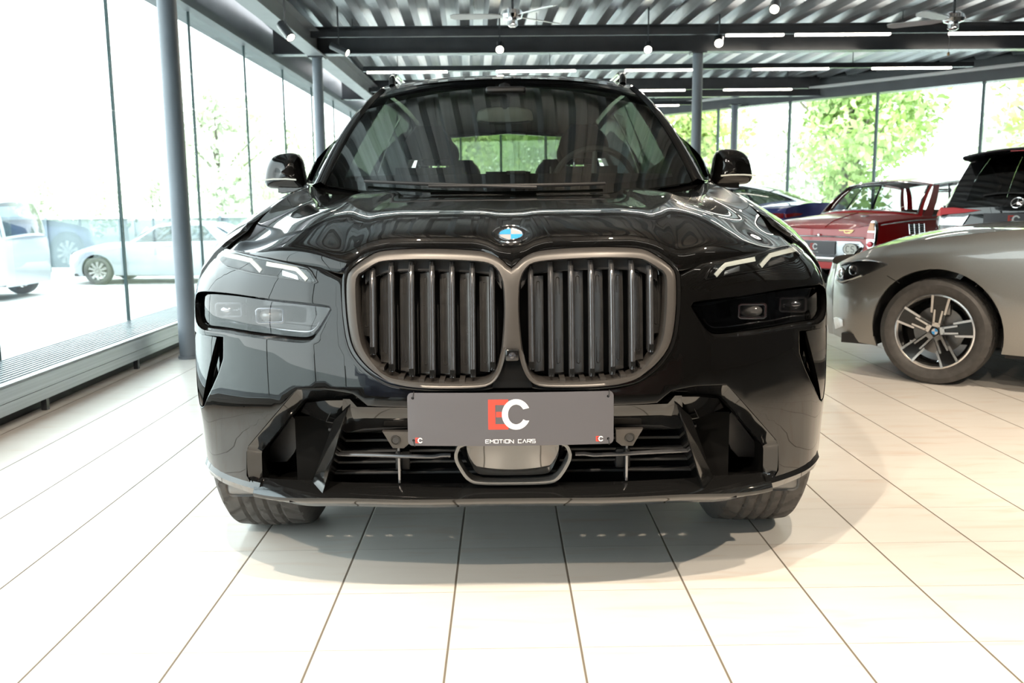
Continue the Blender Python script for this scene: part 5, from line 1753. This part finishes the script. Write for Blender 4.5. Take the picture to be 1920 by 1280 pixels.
# ---------------------------------------------------------------- grey saloon at the right, nose towards the left
M_greyp = paint('silver_grey_car_paint', (0.30, 0.295, 0.28), 0.05, 0.34, 0.65)
Sg = dict(L=4.71, W=[(0, .62), (.10, .74), (.25, .825), (.45, .875), (.80, .91), (2.0, .905), (3.6, .912), (4.3, .86), (4.6, .76), (4.71, .66)],
          belt=[(0, .68), (.15, .745), (.35, .815), (.8, .89), (1.3, .945), (1.7, .965), (2.4, .975), (3.6, .985), (4.2, .99), (4.71, .95)],
          deck=[(0, .71), (.15, .79), (.4, .88), (.8, .95), (1.3, .975), (1.6, .99), (4.0, 1.06), (4.3, 1.06), (4.71, 1.0)],
          zb=.19, wf=.71, wr=3.55, r=.319, ra=.375, tw=.225, ws0=1.45, ws1=2.05, rw1=3.3, rw0=3.95, roof=[(2.05, 1.38), (2.6, 1.435), (3.3, 1.40)], roofw=.58, doors=[1.42, 2.5, 3.5], handles=[2.35, 3.3],
          bands=[(0, .05, 'pillar'), (.05, .44, 'glass'), (.44, .48, 'trim'), (.48, .82, 'glass'), (.82, 1, 'pillar')], seats=[2.3, 3.2], rims='double', rim_a=100, rimk=.69, nose_bulge=.16, nose_mid=.04, nose_up=.02)
a35 = R(40)
bd, nd = Vector((math.cos(a35), -math.sin(a35), 0)), Vector((-math.sin(a35), -math.cos(a35), 0))
wc = Vector((2.565, 5.36, 0))
g0 = wc - bd * .71 - nd * .80
grey, side, nosep, tailp, scr, dkz, whl = car('saloon_car', 'silver grey saloon at right showing its front wing and five-spoke wheel', Sg, g0, R(-130), M_greyp)
f_side = lambda s, o=0.0: (lambda l, z, d: side(s, l, z, d - o))
for s in (1, -1):
    hl_ = [(.02, .645), (.03, .575), (.10, .56), (.20, .595), (.30, .645), (.43, .71), (.37, .728), (.27, .733), (.17, .720), (.07, .69)]
    hd_ = bpy.data.objects.new('headlamp', None); COL.objects.link(hd_); hd_.parent = grey
    patch(hl_, f_side(s, .004), mat('grey_lamp_housing', (.45, .45, .46), .2, .8), 'lamp_housing', hd_)
    for l, z, r_ in ((.09, .632, .036), (.19, .660, .036)):
        p = side(s, l, z, -.006)
        nrm_ = (side(s, l + .03, z) - side(s, l - .03, z)).cross(Vector((0, 0, 1))).normalized()
        if nrm_.x * s < 0: nrm_ = -nrm_
        Mx = Matrix.Translation(p) @ nrm_.to_track_quat('Z', 'Y').to_matrix().to_4x4()
        MB().lathe([(r_, 0), (r_, .006), (r_ * .8, .008), (r_ * .78, .002), (r_ * .4, .004), (0, .006)], 24, Mx).build('projector_lens', M_reflector, hd_)
    MB().tube([side(s, l, z, -.009) for l, z in ((.045, .585), (.10, .577), (.19, .606), (.25, .63))], .006, 8).build('light_guide', M_guide, hd_)
    MB().tube([side(s, l, z, -.009) for l, z in ((.08, .69), (.17, .714), (.27, .726), (.37, .722))], .005, 8).build('light_guide', M_reflector, hd_)
    patch([(p.x, p.y) for p in inset2(v2(hl_), .004)], f_side(s, .012), M_cover, 'lamp_cover', hd_, .003, .006)
    # bumper side insert and reflector
    patch([(.01, .33), (.03, .25), (.12, .29), (.115, .335), (.05, .34)], f_side(s, .006), M_chrome, 'bumper_insert', grey)
    # wing seam between bumper and wing, air breather behind the wheel
    MB().tube([side(s, l, z, -.0005) for l, z in ((.42, .64), (.46, .62), (.50, .60))], .0022, 5).build('wing_seam', M_black, grey)
    patch([(1.30, .28), (1.46, .60), (1.50, .60), (1.50, .28)], f_side(s, .012), M_greyp, 'sill_flare', grey, .008, .02)
    MB().grid([[side(s, 1.22 + i * .1, .285, -.004), side(s, 1.22 + i * .1, .20, -.03), side(s, 1.22 + i * .1, .175, 0)] for i in range(21)]).build('side_sill', M_greyp, grey)
    dm = bpy.data.objects.new('door_mirror', None); COL.objects.link(dm); dm.parent = grey
    MB().rbox((s * .92 - .10, 1.72, 1.0), (s * .92 + .10, 1.84, 1.14), .04).build('mirror_housing', M_greyp, dm)
kid = [(-.30, .42), (-.03, .42), (-.02, .62), (-.28, .64), (-.34, .55)]
for s in (1, -1):
    patch([(s * -x, z) for x, z in kid], lambda x, z, d: nosep(x, z, d - .006), M_gloss, 'kidney_grille', grey)
roundel(grey, Matrix.Translation((0, -.06, .735)) @ Matrix.Rotation(R(50), 4, 'X'), .04)
for w_, M, rim, hw, s, w0 in whl:
    roundel(w_, M @ Matrix.Translation((0, 0, hw * .68)), .030, 'hub_badge')
for s in (1, -1):
    patch([(s * .36, .88), (s * .36, .80), (s * .64, .78), (s * .65, .88)], lambda x, z, d: tailp(x, z, d - .006), mat('tail_lamp_dark_red', (.3, .01, .01), .1, 0, .5, .8), 'tail_lamp', grey)

# ---------------------------------------------------------------- dark red classic saloon, tail to the camera
M_redp = paint('deep_red_car_paint', (0.50, 0.007, 0.010), 0.0, 0.3, 0.0, 0.45)
M_clear = glass_mat('clear_car_glass', (0.86, 0.93, 0.90), 0.7, 1.45)
Sr = dict(L=4.17, W=[(0, .60), (.15, .74), (.5, .79), (2.0, .80), (3.6, .79), (4.0, .765), (4.17, .745)],
          belt=[(0, .78), (.4, .84), (1.2, .89), (2.4, .91), (3.3, .90), (3.8, .875), (4.17, .845)],
          deck=[(0, .80), (.5, .88), (1.2, .93), (3.0, .955), (3.45, .945), (3.8, .895), (4.05, .83), (4.17, .76)],
          zb=.27, wf=.75, wr=3.15, r=.30, ra=.345, tw=.16, ws0=1.30, ws1=1.62, rw1=2.85, rw0=3.30, roof=[(1.62, 1.335), (2.2, 1.39), (2.85, 1.345)], roofw=.585, roof_drop=.055, doors=[1.25, 2.15, 2.95],
          handles=[2.0, 2.8], bands=[(0, .06, 'pillar'), (.06, .40, 'glass'), (.40, .44, 'trim'), (.44, .72, 'glass'), (.72, .75, 'trim'), (.75, .90, 'glass'), (.90, 1, 'pillar')], trim=M_chrome, trim_top=M_chrome, chrome_r=True,
          seats=[], rims='hubcap', rimk=.62, shoulder=.95, tail_bulge=.05, tail_mid=.02, tail_up=.04, bow=.20, frame_r=(.94, .05, .92), crown=3.0, liner=noisy(mat('beige_headliner', (.35, .33, .29), .7), 9, .1), side_glass=M_clear)
hx, hy = math.sin(R(56)), math.cos(R(56))
rc = Vector((3.80, 11.0, 0))
r0 = rc + Vector((hx, hy, 0)) * Sr['L']
red, side, nosep, tailp, scr, dkz, whl = car('classic_car', 'dark red classic saloon with chrome trim, tail towards the camera', Sr, r0, R(180 - 56), M_redp, glass=M_clear)
fs = lambda x, z, d: tailp(x, z, d)
tl_m = mat('amber_lens', (.75, .24, .02), .15, 0, .5, .6)
rd_m = mat('red_lens', (.60, .01, .015), .12, 0, .5, .8)
for s in (1, -1):
    tl = bpy.data.objects.new('tail_lamp', None); COL.objects.link(tl); tl.parent = red
    ol = resample(chaikin(v2([(s * .635, .53), (s * .735, .53), (s * .745, .75), (s * .72, .87), (s * .665, .87), (s * .64, .75)]), 2), .02, closed=True)
    patch([(p.x, p.y) for p in ol], lambda x, z, d: tailp(x, z, d) + Vector((0, .035 - .03 * abs(z - .7), 0)), M_chrome, 'lamp_bezel', tl, .012, .05)
    for z0, z1, m_, nm in ((.75, .845, tl_m, 'amber_lens'), (.655, .735, rd_m, 'dark_red_lens')):
        ol = [(s * (.648), z0), (s * .733, z0), (s * (.733 if z1 < .8 else .716), z1), (s * (.648 if z1 < .8 else .668), z1)]
        patch(ol, lambda x, z, d: tailp(x, z, d) + Vector((0, .046, 0)), m_, nm, tl, .006, .02)
    Mx = Matrix.Translation(tailp(s * .69, .60) + Vector((0, .04, 0))) @ Matrix.Rotation(R(-90), 4, 'X')
    MB().lathe([(.034, 0), (.034, .010), (.028, .018), (0, .024)], 24, Mx).build('red_reflector', mat('bright_red_reflector', (.9, .02, .06), .2, 0, .5, .6), tl)
    # fender louvres
    gp = bpy.data.objects.new('side_louvre', None); COL.objects.link(gp); gp.parent = red
    patch([(3.33, .70), (3.62, .70), (3.62, .82), (3.33, .82)], lambda l, z, d, s=s: side(s, l, z, d - .004), M_black, 'louvre_back', gp)
    for k in range(5):
        z = .712 + k * .024
        MB().tube([side(s, 3.325, z, -.008), side(s, 3.625, z, -.008)], .005, 6).build('louvre_bar', M_chrome, gp)
    for l in (3.325, 3.43, 3.525, 3.625):
        MB().tube([side(s, l, .70, -.009), side(s, l, .82, -.009)], .005, 6).build('louvre_post', M_chrome, gp)
    # chrome waist line, gutter
    MB().tube([side(s, lerp(.3, 4.1, i / 30), pw(lerp(.3, 4.1, i / 30), Sr['belt']) - .035, -.003) for i in range(31)], .007, 6).build('waist_trim', M_chrome, red)
    MB().tube([Vector((s * (Sr['roofw'] + .012), lerp(1.62, 2.85, i / 14), pw(lerp(1.62, 2.85, i / 14), Sr['roof']) - .055)) for i in range(15)], .010, 6).build('roof_gutter', M_chrome, red)
# number panel with ribs, plate, CS roundel, bumper, lid trim
patch([(-.56, .45), (.50, .45), (.58, .47), (.58, .60), (.55, .625), (-.55, .625), (-.60, .58)], lambda x, z, d: tailp(x, z, d - .010), M_alu, 'number_panel', red, .006, .02)
for s in (1, -1):
    for k in range(6):
        MB().tube([tailp(s * .36, .475 + k * .024) + Vector((0, .014, 0)), tailp(s * .54, .475 + k * .024) + Vector((0, .014, 0))], .0045, 6).build('panel_rib', M_chrome, red)
tb_ = tailp(0, .535)
Mp = Matrix.Translation(tb_ + Vector((.06, .022, .005))) @ Matrix(((-1, 0, 0, 0), (0, 0, 1, 0), (0, 1, 0, 0), (0, 0, 0, 1)))
ad_plate(red, Mp, .30, .082)
cs = bpy.data.objects.new('country_badge', None); COL.objects.link(cs); cs.parent = red
Mc = Matrix.Translation(tailp(-.44, .535) + Vector((0, .026, 0))) @ Matrix(((-1, 0, 0, 0), (0, 0, 1, 0), (0, 1, 0, 0), (0, 0, 0, 1)))
MB().lathe([(0, .004), (1, .004), (1, -.004)], 40, Mc @ Matrix.Diagonal((.098, .070, 1, 1))).build('badge_plate', mat('ivory_badge', (.62, .62, .56), .4), cs)
MB().lathe([(.93, .0045), (.93, .006), (1.0, .006), (1.0, .004)], 40, Mc @ Matrix.Diagonal((.098, .070, 1, 1)), True).build('badge_border', M_black, cs)
fcs = lambda x, y, z: Mc @ Vector((x, y, z + .0048))
st = [[(-.012 + .0, .026), (-.022, .034), (-.040, .034), (-.052, .022), (-.052, -.022), (-.040, -.034), (-.022, -.034), (-.012, -.026)], [(.052, .026), (.044, .034), (.024, .034), (.015, .024), (.015, .010), (.022, .002), (.044, -.002), (.053, -.012), (.053, -.026), (.044, -.034), (.022, -.034), (.014, -.026)]]
stroke_mb(st, .007, fcs).build('badge_lettering', M_black, cs, smooth=False)
rows = []
for i in range(25):
    x = lerp(-.78, .78, i / 24)
    y = Sr['L'] + .085 - .05 * (abs(x) / .78) ** 4 - (.10 if abs(x) > .77 else 0)
    rows.append([Vector((x, y - .05, .365)), Vector((x, y, .37)), Vector((x, y + .022, .40)), Vector((x, y + .025, .425)), Vector((x, y + .008, .452)), Vector((x, y - .05, .456))])
MB().grid(rows).build('rear_bumper', M_chrome, red, sharp=60)
MB().tube([tailp(lerp(-.60, .60, i / 16), .665 + .012 * (1 - (2 * i / 16 - 1) ** 2)) + Vector((0, .012, 0)) for i in range(17)], .011, 8).build('boot_trim', M_chrome, red)
MB().rbox((-.015, Sr['L'] + .07, .675), (.015, Sr['L'] + .095, .705), .006).build('boot_latch', M_chrome, red)
gold = mat('gilt_script', (.55, .42, .18), .3, .8)
ms = Matrix.Translation(tailp(-.36, .735) + Vector((0, .006, 0))) @ Matrix(((-1, 0, 0, 0), (0, 0, 1, 0), (0, 1, 0, 0), (0, 0, 0, 1)))
stroke_mb([[(-.10, .015), (.09, .018), (.07, -.005), (.02, -.008)], [(-.03, .012), (-.02, -.012), (.05, -.016), (.06, .008)]], .010, lambda x, y, z: ms @ Vector((x, y, z))).build('boot_script', gold, red, smooth=False)
MB().lathe([(0, .03), (.03, .026), (.04, 0)], 20, Matrix.Translation((-.25, 3.72, .89)) @ Matrix.Diagonal((1.6, 1, 1, 1))).build('fuel_cap', M_chrome, red)
MB().tube([(0, lerp(3.5, 4.14, i / 12), dkz(0, lerp(3.5, 4.14, i / 12)) + .004) for i in range(13)], .005, 6).build('boot_crease', M_redp, red)
for x in (-.35, .35):
    MB().rbox((x - .28, 2.62, .60), (x + .28, 2.74, .98), .05).build('seat_back', mat('red_brown_seat', (.10, .03, .025), .6), red)
rvm = MB().rbox((-.10, 1.60, 1.20), (.10, 1.62, 1.25), .008)
rvm.build('rear_view_mirror', M_chrome, red)

# ---------------------------------------------------------------- black compact SUV, tail to the camera at the right edge
M_blackp2 = paint('deep_black_car_paint', (0.004, 0.004, 0.0045), 0.0, 0.25, 0.0)
M_blackp2.node_tree.nodes['Principled BSDF'].inputs['Specular IOR Level'].default_value = 0.1
Sb = dict(L=4.45, W=[(0, .62), (.15, .78), (.5, .88), (1.0, .91), (3.5, .91), (4.0, .88), (4.3, .81), (4.45, .72)],
          belt=[(0, .82), (.5, .93), (1.2, 1.0), (2.4, 1.03), (3.8, 1.06), (4.3, 1.05), (4.45, 1.0)], deck=[(0, .84), (.5, .97), (1.3, 1.07), (4.0, 1.12), (4.45, 1.03)],
          zb=.25, wf=.85, wr=3.55, r=.355, ra=.41, tw=.235, ws0=1.35, ws1=2.0, rw1=4.05, rw0=4.43, roof=[(2.0, 1.55), (2.6, 1.62), (3.5, 1.61), (4.05, 1.56)], roofw=.585, doors=[1.4, 2.5, 3.5], handles=[2.35, 3.35],
          bands=[(0, .05, 'pillar'), (.05, .42, 'glass'), (.42, .46, 'trim'), (.46, .78, 'glass'), (.78, 1, 'pillar')], seats=[2.3, 3.3], nose_bulge=.14, tail_bulge=.10, tail_mid=.04, rims='plain', bow=.08, frame_r=(.74, .10, .86), glass_curve=.6)
hx, hy = .76, .65
bc = Vector((4.56, 8.12, 0))
bk, side, nosep, tailp, scr, dkz, whl = car('compact_suv', 'black compact SUV at right edge seen from behind with red tail lamp', Sb, bc + Vector((hx, hy, 0)) * Sb['L'], R(180) - math.atan2(hx, hy), M_blackp2, glass=glass_mat('dark_rear_glass', (.16, .18, .17), 1.0))
for s in (1, -1):
    tl = bpy.data.objects.new('tail_lamp', None); COL.objects.link(tl); tl.parent = bk
    rdl = mat('red_tail_lens', (.66, .008, .014), .45, 0, .2, .1)
    patch([(s * .30, 1.0), (s * .45, .975), (s * .70, .955), (s * .70, 1.02), (s * .58, 1.025)], lambda x, z, d: tailp(x, z, d - .012), rdl, 'tail_lens', tl, .004, .03)
    patch([(4.15, .945), (4.44, .945), (4.44, .995), (4.34, 1.03), (4.12, .99)], lambda l, z, d, s=s: side(s, l, z, d - .010), rdl, 'tail_lens', tl, .004, .03)
    patch([(s * .40, .965), (s * .69, .94), (s * .69, .86), (s * .46, .86)], lambda x, z, d: tailp(x, z, d - .014), M_reflector, 'clear_lens', tl, .006, .03)
    patch([(4.20, .85), (4.44, .85), (4.44, .935), (4.18, .93)], lambda l, z, d, s=s: side(s, l, z, d - .010), M_slat, 'clear_lens', tl, .004, .03)
    patch([(s * .36, .42), (s * .68, .42), (s * .66, .46), (s * .36, .46)], lambda x, z, d: tailp(x, z, d - .008), rdl, 'rear_reflector', bk)
rows = []
for i in range(25):
    s_ = -1 + 2 * i / 24
    e = Vector((s_ * .60, 4.08 + .05 * (1 - s_ * s_), 1.565 - .055 * abs(s_) ** 2.4))
    rows.append([e + Vector((0, -.10, .006)), e + Vector((0, .06, .008)), e + Vector((0, .20, -.008)), e + Vector((0, .225, -.028)), e + Vector((0, .20, -.042)), e + Vector((0, .05, -.06))])
MB().grid(rows).build('roof_spoiler', M_blackp2, bk, sharp=60)
MB().rbox((-.16, 4.33, 1.525), (.16, 4.345, 1.537), .003).build('brake_light', mat('high_brake_lens', (.7, .05, .06), .2), bk)
Mp = Matrix.Translation(tailp(0, .905) + Vector((0, .014, 0))) @ Matrix(((-1, 0, 0, 0), (0, 0, 1, 0), (0, 1, 0, 0), (0, 0, 0, 1)))
ad_plate(bk, Mp, .26, .068)
star = bpy.data.objects.new('badge', None); COL.objects.link(star); star.parent = bk
Ms = Matrix.Translation(tailp(0, 1.03) + Vector((0, -.03, .03))) @ Matrix.Rotation(R(-62), 4, 'X')
MB().tube([Ms @ Vector((.05 * math.cos(2 * PI * i / 32), .05 * math.sin(2 * PI * i / 32), .012)) for i in range(32)], .006, 8, closed=True).build('badge_ring', M_chrome, star)
for k in range(3):
    a = R(-90 + 120 * k)
    d_ = Vector((math.cos(a), math.sin(a), 0)); p_ = Vector((-d_.y, d_.x, 0))
    MB().add([Ms @ (d_ * .05 + Vector((0, 0, .012))), Ms @ (p_ * .008 + Vector((0, 0, .013))), Ms @ (-p_ * .008 + Vector((0, 0, .013)))], [(0, 1, 2)]).build('badge_point', M_chrome, star, smooth=False)
wip = [scr(lerp(-.1, .5, i / 10), .16 + .02 * math.sin(PI * i / 10), False) + Vector((0, .012, .008)) for i in range(11)]
MB().tube(wip, .008, 6).build('rear_wiper', M_plastic, bk)

# ---------------------------------------------------------------- dark blue saloon in the corner behind the red one
rdd = mat('dark_red_tail_lens', (.22, .006, .012), .2, 0, .4, .4)
M_bluep = paint('dark_blue_car_paint', (0.035, 0.055, 0.24), 0.03, 0.3, 0.5)
Su = dict(Sg)
Su.update(rims='plain', deck=[(0, .70), (.15, .77), (.4, .85), (.8, .92), (1.3, .975), (1.6, .99), (3.9, 1.07), (4.3, 1.09), (4.71, 1.075)], belt=[(0, .66), (.15, .715), (.35, .775), (.8, .86), (1.3, .925), (1.7, .955), (2.4, .965), (3.6, .985), (4.2, 1.0), (4.71, 1.0)], roof=[(2.05, 1.36), (2.6, 1.40), (3.3, 1.36)], rw0=4.15)
h_ = Vector((-.50, .86, 0)).normalized()
uc_ = Vector((4.42, 13.1, 0))
blue, side, nosep, tailp, scr, dkz, whl = car('saloon_car', 'dark blue saloon in the back corner behind the red classic car', Su, uc_ + h_ * Su['L'], math.atan2(-(-h_.x), -h_.y) if False else math.atan2(h_.x, -h_.y), M_bluep, glass=glass_mat('car_glass', (.45, .5, .47), .8))
for s in (1, -1):
    tl = patch([(s * .36, .925), (s * .42, .895), (s * .645, .87), (s * .65, .92), (s * .5, .935)], lambda x, z, d: tailp(x, z, d - .010), rdd, 'tail_lamp', blue, .004, .03)
    patch([(4.40, .87), (4.70, .86), (4.70, .93), (4.42, .94)], lambda l, z, d, s=s: side(s, l, z, d - .008), rdd, 'tail_lamp', blue, .004, .03)

# ---------------------------------------------------------------- cars behind the camera (the black paint mirrors them)
M_navy = paint('navy_car_paint', (0.02, 0.045, 0.13), 0.0, 0.3, 0.2)
M_wine = paint('wine_red_car_paint', (0.09, 0.008, 0.010), 0.0, 0.3, 0.0)
Sn = dict(Sb); Sn.update(rims='plain')
car('estate_car', 'navy blue estate car parked behind the camera, mirrored in the left bumper', Sn, rw(-1.25, -0.9), R(178), M_navy, 'cars parked behind the camera')
car('estate_car', 'wine red estate car parked behind the camera, mirrored in the right bumper', Sn, rw(1.7, -0.9), R(-176), M_wine, 'cars parked behind the camera')
# ================================================================== outside
GZ = -0.65
M_conc = noisy(mat('pale_concrete_yard', (0.62, 0.61, 0.58), 0.8), 2, 0.08)
M_asph = noisy(mat('pale_parking_asphalt', (0.50, 0.50, 0.48), 0.85), 3, 0.1)
yard = MB().prism([(-60, -30, GZ - .2), (-3.4, -30, GZ - .2), (-3.4, 60, GZ - .2), (-60, 60, GZ - .2)], (0, 0, .2)).build('ground', M_conc, smooth=False)
struct(yard, 'pale concrete yard outside the left windows')
plinth = MB().prism([(XG - .45, YR, GZ), (XG - .02, YR, GZ), (XG - .02, 27.2, GZ), (XG - .45, 27.2, GZ)], (0, 0, -GZ + .02)).build('trim_5', M_conc, rotz=YAW, smooth=False)
struct(plinth)
p0, p1 = wpt(-6, .25), wpt(wl_len + 12, .25)
lot = MB().prism([rw(p0.x, p0.y, -.25), rw(p0.x + 55, p0.y + 5, -.25), rw(p0.x + 55, p0.y + 75, -.25), rw(p1.x, p1.y + 45, -.25), rw(p1.x, p1.y, -.25)], (0, 0, .22)).build('ground', M_asph, smooth=False)
struct(lot, 'pale car park beyond the slanting glass wall')

def leaf_material(name, col, vary=.35):
    m = mat(name, col, .6, 0, .3)
    t = m.node_tree
    b = t.nodes['Principled BSDF']
    co = t.nodes.new('ShaderNodeTexCoord')
    n = t.nodes.new('ShaderNodeTexNoise'); n.inputs['Scale'].default_value = 1.1; n.inputs['Detail'].default_value = 4
    r = t.nodes.new('ShaderNodeValToRGB')
    r.color_ramp.elements[0].position, r.color_ramp.elements[1].position = .32, .68
    r.color_ramp.elements[0].color = tuple(c * (1 - vary) for c in col) + (1,)
    r.color_ramp.elements[1].color = (min(1, col[0] * (1 + vary * 1.2)), min(1, col[1] * (1 + vary)), min(1, col[2] * (1 + vary * .8)), 1)
    t.links.new(co.outputs['Object'], n.inputs['Vector']); t.links.new(n.outputs['Fac'], r.inputs[0]); t.links.new(r.outputs[0], b.inputs['Base Color'])
    b.inputs['Transmission Weight'].default_value = 0
    return m
M_leaf = leaf_material('bright_green_leaves', (.46, .62, .24))
M_leaf2 = leaf_material('yellow_green_leaves', (.60, .72, .30))
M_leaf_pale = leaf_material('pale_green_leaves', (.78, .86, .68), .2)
M_bark = noisy(mat('grey_bark', (.20, .17, .13), .8), 6, .2, stretch=(1, 1, .2))
def crown_mesh(seed, h0, h1, rad, n, leaf):
    rnd = random.Random(seed)
    blobs = [(Vector((rnd.gauss(0, rad * .42), rnd.gauss(0, rad * .42), rnd.uniform(h0 + .4, h1 - .5))), rad * rnd.uniform(.32, .6)) for _ in range(16)]
    mb = MB()
    for _ in range(n):
        c, r_ = rnd.choice(blobs)
        d = Vector((rnd.gauss(0, 1), rnd.gauss(0, 1), rnd.gauss(0, 1))).normalized()
        p = c + d * r_ * (rnd.random() ** .33)
        a = Vector((rnd.gauss(0, 1), rnd.gauss(0, 1), rnd.gauss(0, 1))).normalized()
        b = a.cross(d)
        if b.length < .1: continue
        b.normalize()
        s = leaf * rnd.uniform(.6, 1.3)
        mb.add([p - a * s, p + b * s * .55, p + a * s, p - b * s * .55], [(0, 1, 2, 3)])
    return mb
TREES = {}
def tree(x, y, z, scale, kind, rot, label, group):
    t = thing('tree', label, 'tree', (x, y, z), R(rot), group)
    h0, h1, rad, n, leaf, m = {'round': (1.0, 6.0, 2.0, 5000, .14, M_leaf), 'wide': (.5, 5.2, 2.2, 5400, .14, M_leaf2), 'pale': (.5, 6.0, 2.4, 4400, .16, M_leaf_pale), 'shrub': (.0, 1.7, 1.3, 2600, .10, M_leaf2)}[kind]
    if kind not in TREES:
        cr = crown_mesh(len(TREES) + 3, h0, h1, rad, n, leaf).build('crown', m, t, smooth=False, recalc=False)
        tk = MB()
        tk.tube([(0, 0, -.1), (.05, .03, h1 * .3), (-.04, .06, h1 * .6), (.02, 0, h1 * .9)], [.16, .12, .07, .02], 10)
        rnd = random.Random(5)
        for k in range(7):
            a = rnd.uniform(0, 6.28); z0 = h1 * rnd.uniform(.25, .6)
            tk.tube([(0, 0, z0), (math.cos(a) * rad * .35, math.sin(a) * rad * .35, z0 + h1 * .15), (math.cos(a) * rad * .7, math.sin(a) * rad * .7, z0 + h1 * .26)], [.06, .04, .012], 6)
        tr = tk.build('trunk', M_bark, t)
        TREES[kind] = (cr, tr)
    else:
        for src in TREES[kind]:
            c = src.copy(); COL.objects.link(c); c.parent = t
    t.scale = (scale, scale, scale)
    return t
def beyond(px, dist):          # a spot outside the slanting wall, seen at pixel column px, so many metres past the glass
    s_ = hall_xy(px, 0)
    p = WA + wd * s_
    r = ray(px, 300); r = Vector((r.x, r.y, 0)).normalized()
    q = rw(p.x, p.y)
    return q + r * dist
LB = {'round': 'leafy bright green tree', 'wide': 'spreading yellow green tree', 'pale': 'pale hazy green tree', 'shrub': 'low yellow green shrub'}
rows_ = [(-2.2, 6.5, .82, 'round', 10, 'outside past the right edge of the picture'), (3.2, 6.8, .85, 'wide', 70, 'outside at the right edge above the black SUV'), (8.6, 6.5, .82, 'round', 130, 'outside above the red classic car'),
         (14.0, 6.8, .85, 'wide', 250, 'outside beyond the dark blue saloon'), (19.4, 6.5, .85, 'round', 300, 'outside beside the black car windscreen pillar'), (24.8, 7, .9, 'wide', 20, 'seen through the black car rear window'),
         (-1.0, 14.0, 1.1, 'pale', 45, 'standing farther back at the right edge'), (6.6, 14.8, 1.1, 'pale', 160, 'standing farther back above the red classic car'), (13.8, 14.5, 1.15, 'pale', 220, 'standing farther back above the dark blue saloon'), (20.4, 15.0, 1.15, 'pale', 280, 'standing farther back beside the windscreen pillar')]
for s_, d, sc, kd, rot, where in rows_:
    q = wpt(s_, d)
    p = rw(q.x, q.y)
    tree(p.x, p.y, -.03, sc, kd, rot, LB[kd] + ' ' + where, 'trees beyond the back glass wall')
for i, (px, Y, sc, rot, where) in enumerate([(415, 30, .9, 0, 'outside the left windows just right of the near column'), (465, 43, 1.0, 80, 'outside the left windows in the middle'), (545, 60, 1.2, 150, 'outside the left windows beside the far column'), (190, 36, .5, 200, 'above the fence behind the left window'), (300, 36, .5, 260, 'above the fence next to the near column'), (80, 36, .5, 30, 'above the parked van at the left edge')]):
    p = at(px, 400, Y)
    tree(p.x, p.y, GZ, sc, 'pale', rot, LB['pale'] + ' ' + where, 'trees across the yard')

# fence across the yard
fc = thing('fence', 'pale blue grey panel fence with slanting braces across the yard', 'fence', (0, 25, GZ), 0)
M_fence = noisy(mat('pale_blue_fence', (.20, .245, .26), .6), 2, .1)
x0, x1 = at(-80, 400, 25).x, at(560, 400, 25).x
MB().box((x0, 0, .12), (x1, .05, 1.45)).build('fence_panel', M_fence, fc, smooth=False)
MB().box((x0, -.05, 1.45), (x1, .10, 1.53)).build('top_rail', M_white, fc, smooth=False)
k = x0
while k < x1:
    MB().box((k, -.08, 0), (k + .07, .0, 1.5)).build('fence_post', M_fence, fc, smooth=False)
    k += 2.4
for px in (205, 235, 310, 335):
    x = at(px, 450, 24.2).x
    MB().tube([(x, -.9, .02), (x + .75, -.06, 1.2)], .035, 8).build('brace', M_white, fc)
# vehicles in the yard
M_vanp = paint('pale_silver_van_paint', (.55, .57, .60), 0, .35, .3)
Sv = dict(L=4.9, W=[(0, .70), (.15, .86), (.5, .94), (4.6, .95), (4.85, .92), (4.9, .88)], belt=[(0, .95), (.5, 1.05), (1.2, 1.15), (4.9, 1.17)], deck=[(0, .97), (.5, 1.1), (1.1, 1.2), (4.9, 1.22)], zb=.25, wf=.9, wr=4.30, r=.34, ra=.40, tw=.22,
          ws0=1.0, ws1=1.75, rw1=4.72, rw0=4.89, roof=[(1.75, 1.86), (2.6, 1.94), (4.72, 1.92)], roofw=.76, doors=[1.5, 2.6, 3.6], handles=[2.4], bands=[(0, .05, 'pillar'), (.05, .34, 'glass'), (.34, .37, 'trim'), (.37, .64, 'glass'), (.64, .67, 'trim'), (.67, .95, 'glass'), (.95, 1, 'pillar')], seats=[2.2, 3.2], rims='plain', tail_bulge=.03)
vp = at(44, 400, 17.8)
car('minivan', 'pale silver minivan parked outside at the left edge', Sv, (vp.x - 4.9, vp.y, GZ), R(-90), M_vanp, glass=glass_mat('van_glass', (.34, .42, .46), 1.8))
M_dk = paint('grey_parked_car_paint', (.36, .39, .42), 0, .3, .3)
Sx_ = dict(Sg); Sx_.update(rims='plain')
vp = at(150, 400, 21.5)
car('parked_car', 'pale car parked by the fence outside the left window', Sx_, (vp.x, vp.y, GZ), R(-90), M_dk, glass=glass_mat('parked_car_glass', (.45, .52, .55), 2.2))
